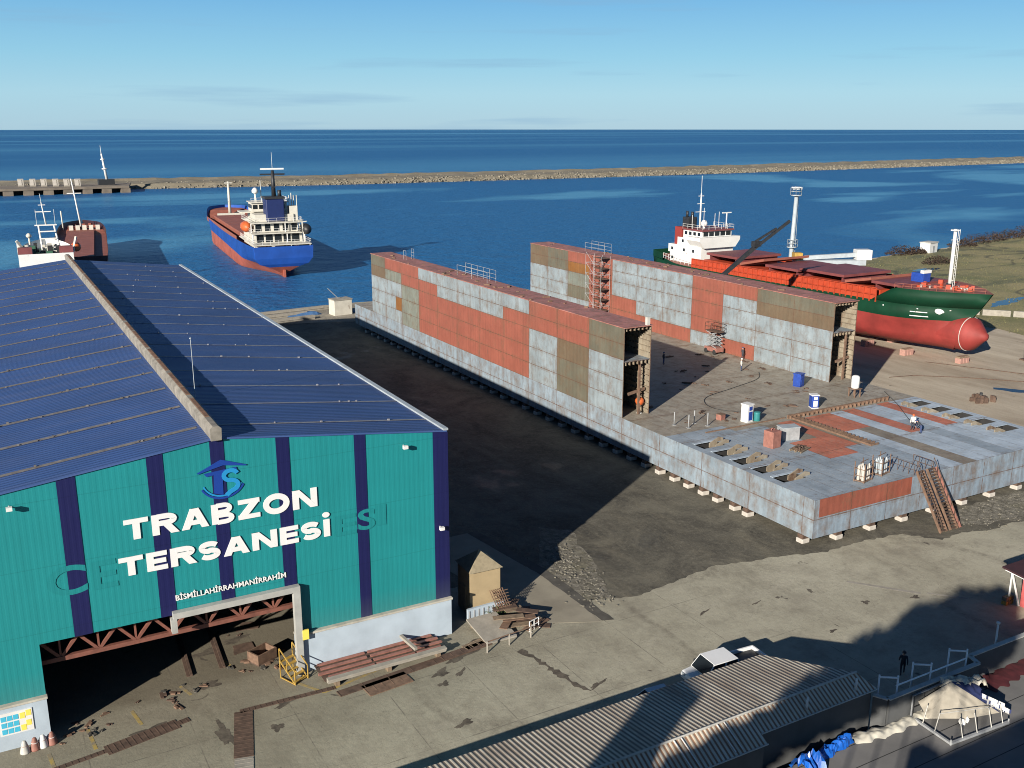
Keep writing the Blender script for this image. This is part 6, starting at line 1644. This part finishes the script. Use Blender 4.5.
# ------------------------------------------------------------------ right side: field, crane, lamp tower, hut
def right_side():
    t = thing('lamp_tower', 'tall pale grey lamp tower rising behind the green ship', 'tower', (160, 159.6, 0))
    mb = MB(); mb.tube((0, 0, 0), (.6, 0, 21.4), .55, .42, 14); mb.build('column', 'galv', t)
    mb = MB()
    for z, w in ((10.2, 1.1), (21.4, 1.15)):
        mb.lathe([(w, 0), (w, .2)], (.3 if z < 20 else .6, 0, z), 14)
        pts = [(.4 + w * math.cos(2 * math.pi * i / 8), w * math.sin(2 * math.pi * i / 8), z + .2) for i in range(9)]; rail(mb, pts, 1.5, 1.2, .06)
    mb.build('platform', 'galv', t)
    mb = MB()
    for x in (.95, 1.3): mb.tube((x, 0, 0), (x, 0, 21.4), .05, n=5)
    for z in range(1, 42): mb.bar((.95, 0, z * .5), (1.3, 0, z * .5), .05)
    mb.build('ladder', 'galv', t)
    mb = MB()
    for i in range(6): a = 2 * math.pi * i / 6; mb.box(.6 + .8 * math.cos(a) - .25, .6 + .8 * math.cos(a) + .25, .8 * math.sin(a) - .25, .8 * math.sin(a) + .25, 22.8, 23.3)
    mb.build('floodlight', 'white', t)
    t = thing('loader_crane', 'black articulated crane boom leaning over the green ship', 'crane', (101.6, 118.1, 0))
    mb = MB(); mb.tube((0, 0, 1.2), (0, 0, 11.8), .5, .4, 12); mb.build('column', 'black', t)
    mb = MB(); mb.box(-1.4, 1.4, -2.2, 2.2, .3, 1.2); mb.build('base', 'black', t, bevel=.05)
    mb = MB(); a = Vector((0, 0, 11.7)); b = Vector((7.5, -1.9, 17.9)); c = Vector((12.6, -3.6, 21.7))
    mb.bar(a, b, .45, .6); mb.bar(b - (b - a) * .25, c, .3, .42); mb.build('boom', 'black', t)
    mb = MB(); mb.bar(a + Vector((.3, 0, -1.5)), a.lerp(b, .4) + Vector((0, 0, -.5)), .22); mb.bar(b + Vector((-.6, .1, .5)), b.lerp(c, .6) + Vector((0, 0, .4)), .3, .3); mb.box(b.x - .7, b.x + .7, b.y - .4, b.y + .4, b.z - .1, b.z + .75); mb.build('ram', 'black', t)
    for i, (y, w) in enumerate(((115, 0), (111, 0))):
        pass
    t = thing('mobile_crane', 'grey flat bed vehicle with white cab behind the ship hatches', 'vehicle', (152, 141, 0), -.5)
    mb = MB(); mb.box(-7, 7, -1.5, 1.5, 9.2, 10.2); mb.bar((-6.5, 0, 10.5), (6, 0, 11.2), .9, .8); mb.build('boom', 'galv', t)
    mb = MB(); mb.box(5.2, 8.2, -1.3, 1.3, 10.2, 12.2); mb.build('cab', 'white', t, bevel=.1)
    mb = MB(); mb.box(-5, 5, -1.4, 1.4, .9, 9.2); mb.build('chassis', 'grey', t)
    mb = MB(); mb.box(-7.2, -5.6, -1.0, 1.0, 10.2, 11.6); mb.build('yellow_box', 'yellow', t)
    for x in (-4, -1, 3.6):
        for s in (-1.3, 1.3): mb = MB(); mb.lathe([(.3, -.2), (.5, -.18), (.5, .18), (.3, .2)], (x, s, .5), 16, axis='Y'); mb.build('wheel', 'rubber', t)
    t = thing('field_hut', 'small white hut at the shore edge of grass field', 'hut', (250, 194, 0), .2)
    mb = MB(); mb.box(-2.3, 2.3, -1.5, 1.5, 0, 2.9); mb.build('wall', 'white', t)
    mb = MB(); mb.box(-2.5, 2.5, -1.7, 1.7, 2.903, 3.15); mb.build('roof', 'dwhite', t); mb = MB(); mb.box(-.5, .5, -1.56, -1.503, 0, 2); mb.build('door', 'grey', t)
    t = thing('low_wall', 'broken pale concrete wall along the edge of the grass field', 'wall', (0, 0, 0))
    pts = [(171, 112), (173.2, 117), (174.6, 121.5), (177.5, 126.5)]
    pts = [(187, 107), (181.5, 113), (177.8, 117.5), (174.2, 121.6), (170, 127)]
    for i, (a, b) in enumerate(zip(pts[:-1], pts[1:])):
        d = Vector(b) - Vector(a); a2 = Vector(a) + d * .03; b2 = Vector(b) - d * .05
        mb = MB(); mb.bar((*a2, .6), (*b2, .6), .5, 1.2); mb.build('wall_segment', 'conc', t, bevel=.06)
    t = thing('barrier_pipe', 'red and white striped pipe barrier with white end blocks beyond the bulbous bow', 'barrier', (0, 0, 0))
    a, b = Vector((163.0, 104.6, .9)), Vector((169.3, 99.0, .9))
    for k in range(2):
        for i in range(7):
            mb = MB(); dz = Vector((0, 0, -.45 * k)); mb.tube(a.lerp(b, i / 7) + dz, a.lerp(b, (i + 1) / 7) + dz, .16, n=8); mb.build('pipe_section', 'white' if i % 2 else 's_red', t)
    for i, u in enumerate((.95, 1.28)):
        p = a.lerp(b, u); mb = MB(); mb.box(p.x - .8, p.x + .8, p.y - .8, p.y + .8, 0, 1.5 + i * .9); mb.build('end_block', 'white', t, bevel=.05)
    # prop and anchor gear by the bow
    t = thing('shore_prop', 'dark leaning prop with base beside the bulbous bow', 'prop', (146.0, 93.2, 0))
    mb = MB(); mb.bar((0, 0, 0), (.4, .5, 2.9), .3); mb.build('strut', 'black', t); mb = MB(); mb.box(-.6, .6, -.6, .6, 0, .2); mb.build('foot', 'rust', t)
    t = thing('chain_heap', 'dark rusty heap of chain lying on the brown yard', 'chain', (118.2, 81.0, 0)); rnd = random.Random(3)
    mb = MB()
    for i in range(20): x, y = rnd.gauss(0, .7), rnd.gauss(0, .5); mb.box(x - .3, x + .3, y - .15, y + .15, 0, .25 + rnd.random() * .7, rz=rnd.random() * 3)
    mb.build('links', 'rust', t); mb = MB(); mb.tube((0, 0, 0), (0, 0, 1.2), .2); mb.build('post', 'black', t)
    t = thing('winch_post', 'small rusty winch post beyond the ship bow on the yard', 'winch', (136.5, 85.4, 0)); mb = MB(); mb.lathe([(.5, 0), (.3, .3), (.25, .9), (.4, 1.0)], n=12); mb.build('drum', 'rust2', t); mb = MB(); mb.box(-.6, .6, -.5, .5, .0, .12); mb.build('base', 'rust', t)
    # cables on the brown yard
    for pts, lab in (([(118, 96), (122, 95), (127, 91), (133, 84.5)], 'rusty cable lying across brown yard nearer the dock'), ([(131, 100), (134, 94), (138, 86), (141, 78)], 'rusty cable running from the ship bow blocks')):
        mb = MB()
        for a, b in zip(pts[:-1], pts[1:]): mb.tube((*a, .06), (*b, .06), .06, n=5)
        tag(mb.build('mooring_cable', 'rust'), lab, 'cable')
    t = thing('generator_box', 'blue and white generator box on the forward hatch cover', 'generator', (139, 108.8, 11.06))
    mb = MB(); mb.box(-.9, .9, -1.2, 1.2, 0, 1.5); mb.build('body', 'bluep', t, bevel=.05); mb = MB(); mb.box(-.95, .95, -1.25, -.6, 1.503, 2.0); mb.build('cap', 'white', t)
    # shore bushes
    def bush(x, y, sx, sy, h, lab, grp, mat='deadleaf', n=700):
        t = thing('shore_bush', lab, 'bush', (x, y, 0), 0, grp); mb = MB(); rnd = random.Random(int(x * 10))
        for i in range(n):
            a = rnd.random() * 6.283; r = rnd.random() ** .5; px, py = sx * r * math.cos(a), sy * r * math.sin(a); pz = h * (1 - r * r * .8) * rnd.uniform(.15, 1.05)
            q = rnd.uniform(.2, .5); b = rnd.random() * 6.283; c = rnd.uniform(-.5, .6)
            mb.face([(px, py, pz), (px + q * math.cos(b), py + q * math.sin(b), pz + q * c), (px + q * math.cos(b + 1.4), py + q * math.sin(b + 1.4), pz + q * .6)])
        mb.build('foliage', mat, t); mb = MB()
        for i in range(16): a = rnd.random() * 6.283; r = rnd.random(); mb.tube((sx * r * .5 * math.cos(a), sy * r * .5 * math.sin(a), 0), (sx * r * math.cos(a), sy * r * math.sin(a), h * .8 * (1 - r * .6)), .05, .02, n=4)
        mb.build('stems', 'deadleaf', t)
    bush(238, 194, 6, 2.6, 2.8, 'low brown bush at shore just left of the white hut', None)
    bush(244, 193.5, 4, 2.0, 2.0, 'small brown bush touching the white hut', None)
    bush(231, 176, 5, 3, 2.2, 'round brown bush in the middle of grass field', None)
    for i, (x, y, s, h) in enumerate(((272, 199, 6, 2.2), (282, 202, 7, 3.2), (293, 204, 7, 3.0), (304, 206, 7, 3.0), (313, 207, 7, 3.8), (323, 208.5, 8, 4.2), (335, 210, 8, 5.0))):
        bush(x, y, s, 3.2, h, ['leftmost low bush of dark thicket at the shore', 'second bush from left in the dark shore thicket', 'third bush from left in dark shore thicket', 'fourth bush from left in the dark shore thicket', 'fifth bush of the dark shore thicket', 'tall bush of shore thicket at the right frame edge', 'bush of the thicket just past the right frame edge'][i], 'bushes of the shore thicket')
    rnd = random.Random(77); mb = MB()
    for i in range(2600):     # tufts of rough grass on the field
        x, y = rnd.uniform(162, 330), rnd.uniform(105, 200)
        if y > 186 + max(0, (x - 200) * .17): continue
        for k in range(2):
            q = rnd.uniform(.08, .22); b = rnd.random() * 6.283; mb.face([(x, y, .05), (x + q * math.cos(b), y + q * math.sin(b), .05), (x + q * .5, y, .2 + q * .8)])
    tag(mb.build('grass_tufts', 'drygrass'), 'rough tufts of grass on the field', 'grass', None, 'stuff')
right_side()

# ------------------------------------------------------------------ light, sky, camera
def light():
    sx, sy = 2.42, 1.52
    el = math.atan(1 / math.hypot(sx, sy)); az = math.atan2(-sx, -sy)      # compass angle of the sun from +Y towards +X
    w = bpy.data.worlds.new('World'); sc.world = w; w.use_nodes = True
    nt = w.node_tree; bg = nt.nodes['Background']
    sky = nt.nodes.new('ShaderNodeTexSky'); sky.sky_type = 'NISHITA'; sky.sun_disc = False
    sky.sun_elevation = el; sky.sun_rotation = az; sky.air_density = 1.0; sky.dust_density = .2; sky.ozone_density = 4.5; sky.altitude = 100
    # thin streaks of cloud low over the sea
    tc = nt.nodes.new('ShaderNodeTexCoord'); mp = nt.nodes.new('ShaderNodeMapping'); mp.inputs['Scale'].default_value = (1.3, 1.3, 22); mp.inputs['Location'].default_value = (.37, .2, .25)
    nt.links.new(tc.outputs['Generated'], mp.inputs[0])
    nz = nt.nodes.new('ShaderNodeTexNoise'); nz.inputs['Scale'].default_value = 2.2; nz.inputs['Detail'].default_value = 7; nt.links.new(mp.outputs[0], nz.inputs['Vector'])
    mr = nt.nodes.new('ShaderNodeMapRange'); mr.inputs[1].default_value = .58; mr.inputs[2].default_value = .74; mr.inputs[4].default_value = .65; nt.links.new(nz.outputs['Fac'], mr.inputs[0])
    # clear winter air: paler cyan just above the sea, bluer higher up
    sp = nt.nodes.new('ShaderNodeSeparateXYZ'); nt.links.new(tc.outputs['Generated'], sp.inputs[0])
    cr = nt.nodes.new('ShaderNodeValToRGB'); nt.links.new(sp.outputs[2], cr.inputs[0])
    e = cr.color_ramp.elements; e[0].position = 0; e[0].color = (.44, .68, .83, 1); e[1].position = 1; e[1].color = (.012, .03, .085, 1)
    for p, c in ((.03, (.43, .73, .89, 1)), (.065, (.31, .66, .88, 1)), (.12, (.18, .50, .84, 1)), (.2, (.075, .26, .57, 1)), (.45, (.02, .06, .16, 1))):
        k = e.new(p); k.color = c
    gm = nt.nodes.new('ShaderNodeMix'); gm.data_type = 'RGBA'; gm.blend_type = 'MULTIPLY'; gm.inputs[0].default_value = 1
    nt.links.new(cr.outputs[0], gm.inputs[6]); gm.inputs[7].default_value = (11.0, 11.0, 11.0, 1)
    tint = nt.nodes.new('ShaderNodeMix'); tint.data_type = 'RGBA'; tint.inputs[0].default_value = .85
    nt.links.new(sky.outputs[0], tint.inputs[6]); nt.links.new(gm.outputs[2], tint.inputs[7])
    mx = nt.nodes.new('ShaderNodeMix'); mx.data_type = 'RGBA'; nt.links.new(mr.outputs[0], mx.inputs[0]); nt.links.new(tint.outputs[2], mx.inputs[6]); mx.inputs[7].default_value = (11.0 * .27, 11.0 * .47, 11.0 * .68, 1)
    nt.links.new(mx.outputs[2], bg.inputs[0]); bg.inputs[1].default_value = .05
    s = bpy.data.lights.new('sun', 'SUN'); s.energy = 5; s.angle = R(.5); s.color = (1, .92, .80)
    o = bpy.data.objects.new('sun', s); C.objects.link(o)
    o.rotation_euler = Vector((sx, sy, -1)).to_track_quat('-Z', 'Y').to_euler()
    sc.view_settings.view_transform = 'Standard'; sc.view_settings.look = 'None'; sc.view_settings.gamma = 1; sc.view_settings.exposure = .8
    sc.cycles.filter_width = 1.0
    cam = bpy.data.cameras.new('camera'); co = bpy.data.objects.new('camera', cam); C.objects.link(co)
    cam.sensor_width = 36; cam.lens = 985 / 1024 * 36; cam.clip_end = 40000; cam.clip_start = .5
    T = math.atan2(257.5, 985); A = .5115
    co.location = (0, 0, 36); co.rotation_euler = (math.pi / 2 - T, 0, -A)
    sc.camera = co
light()
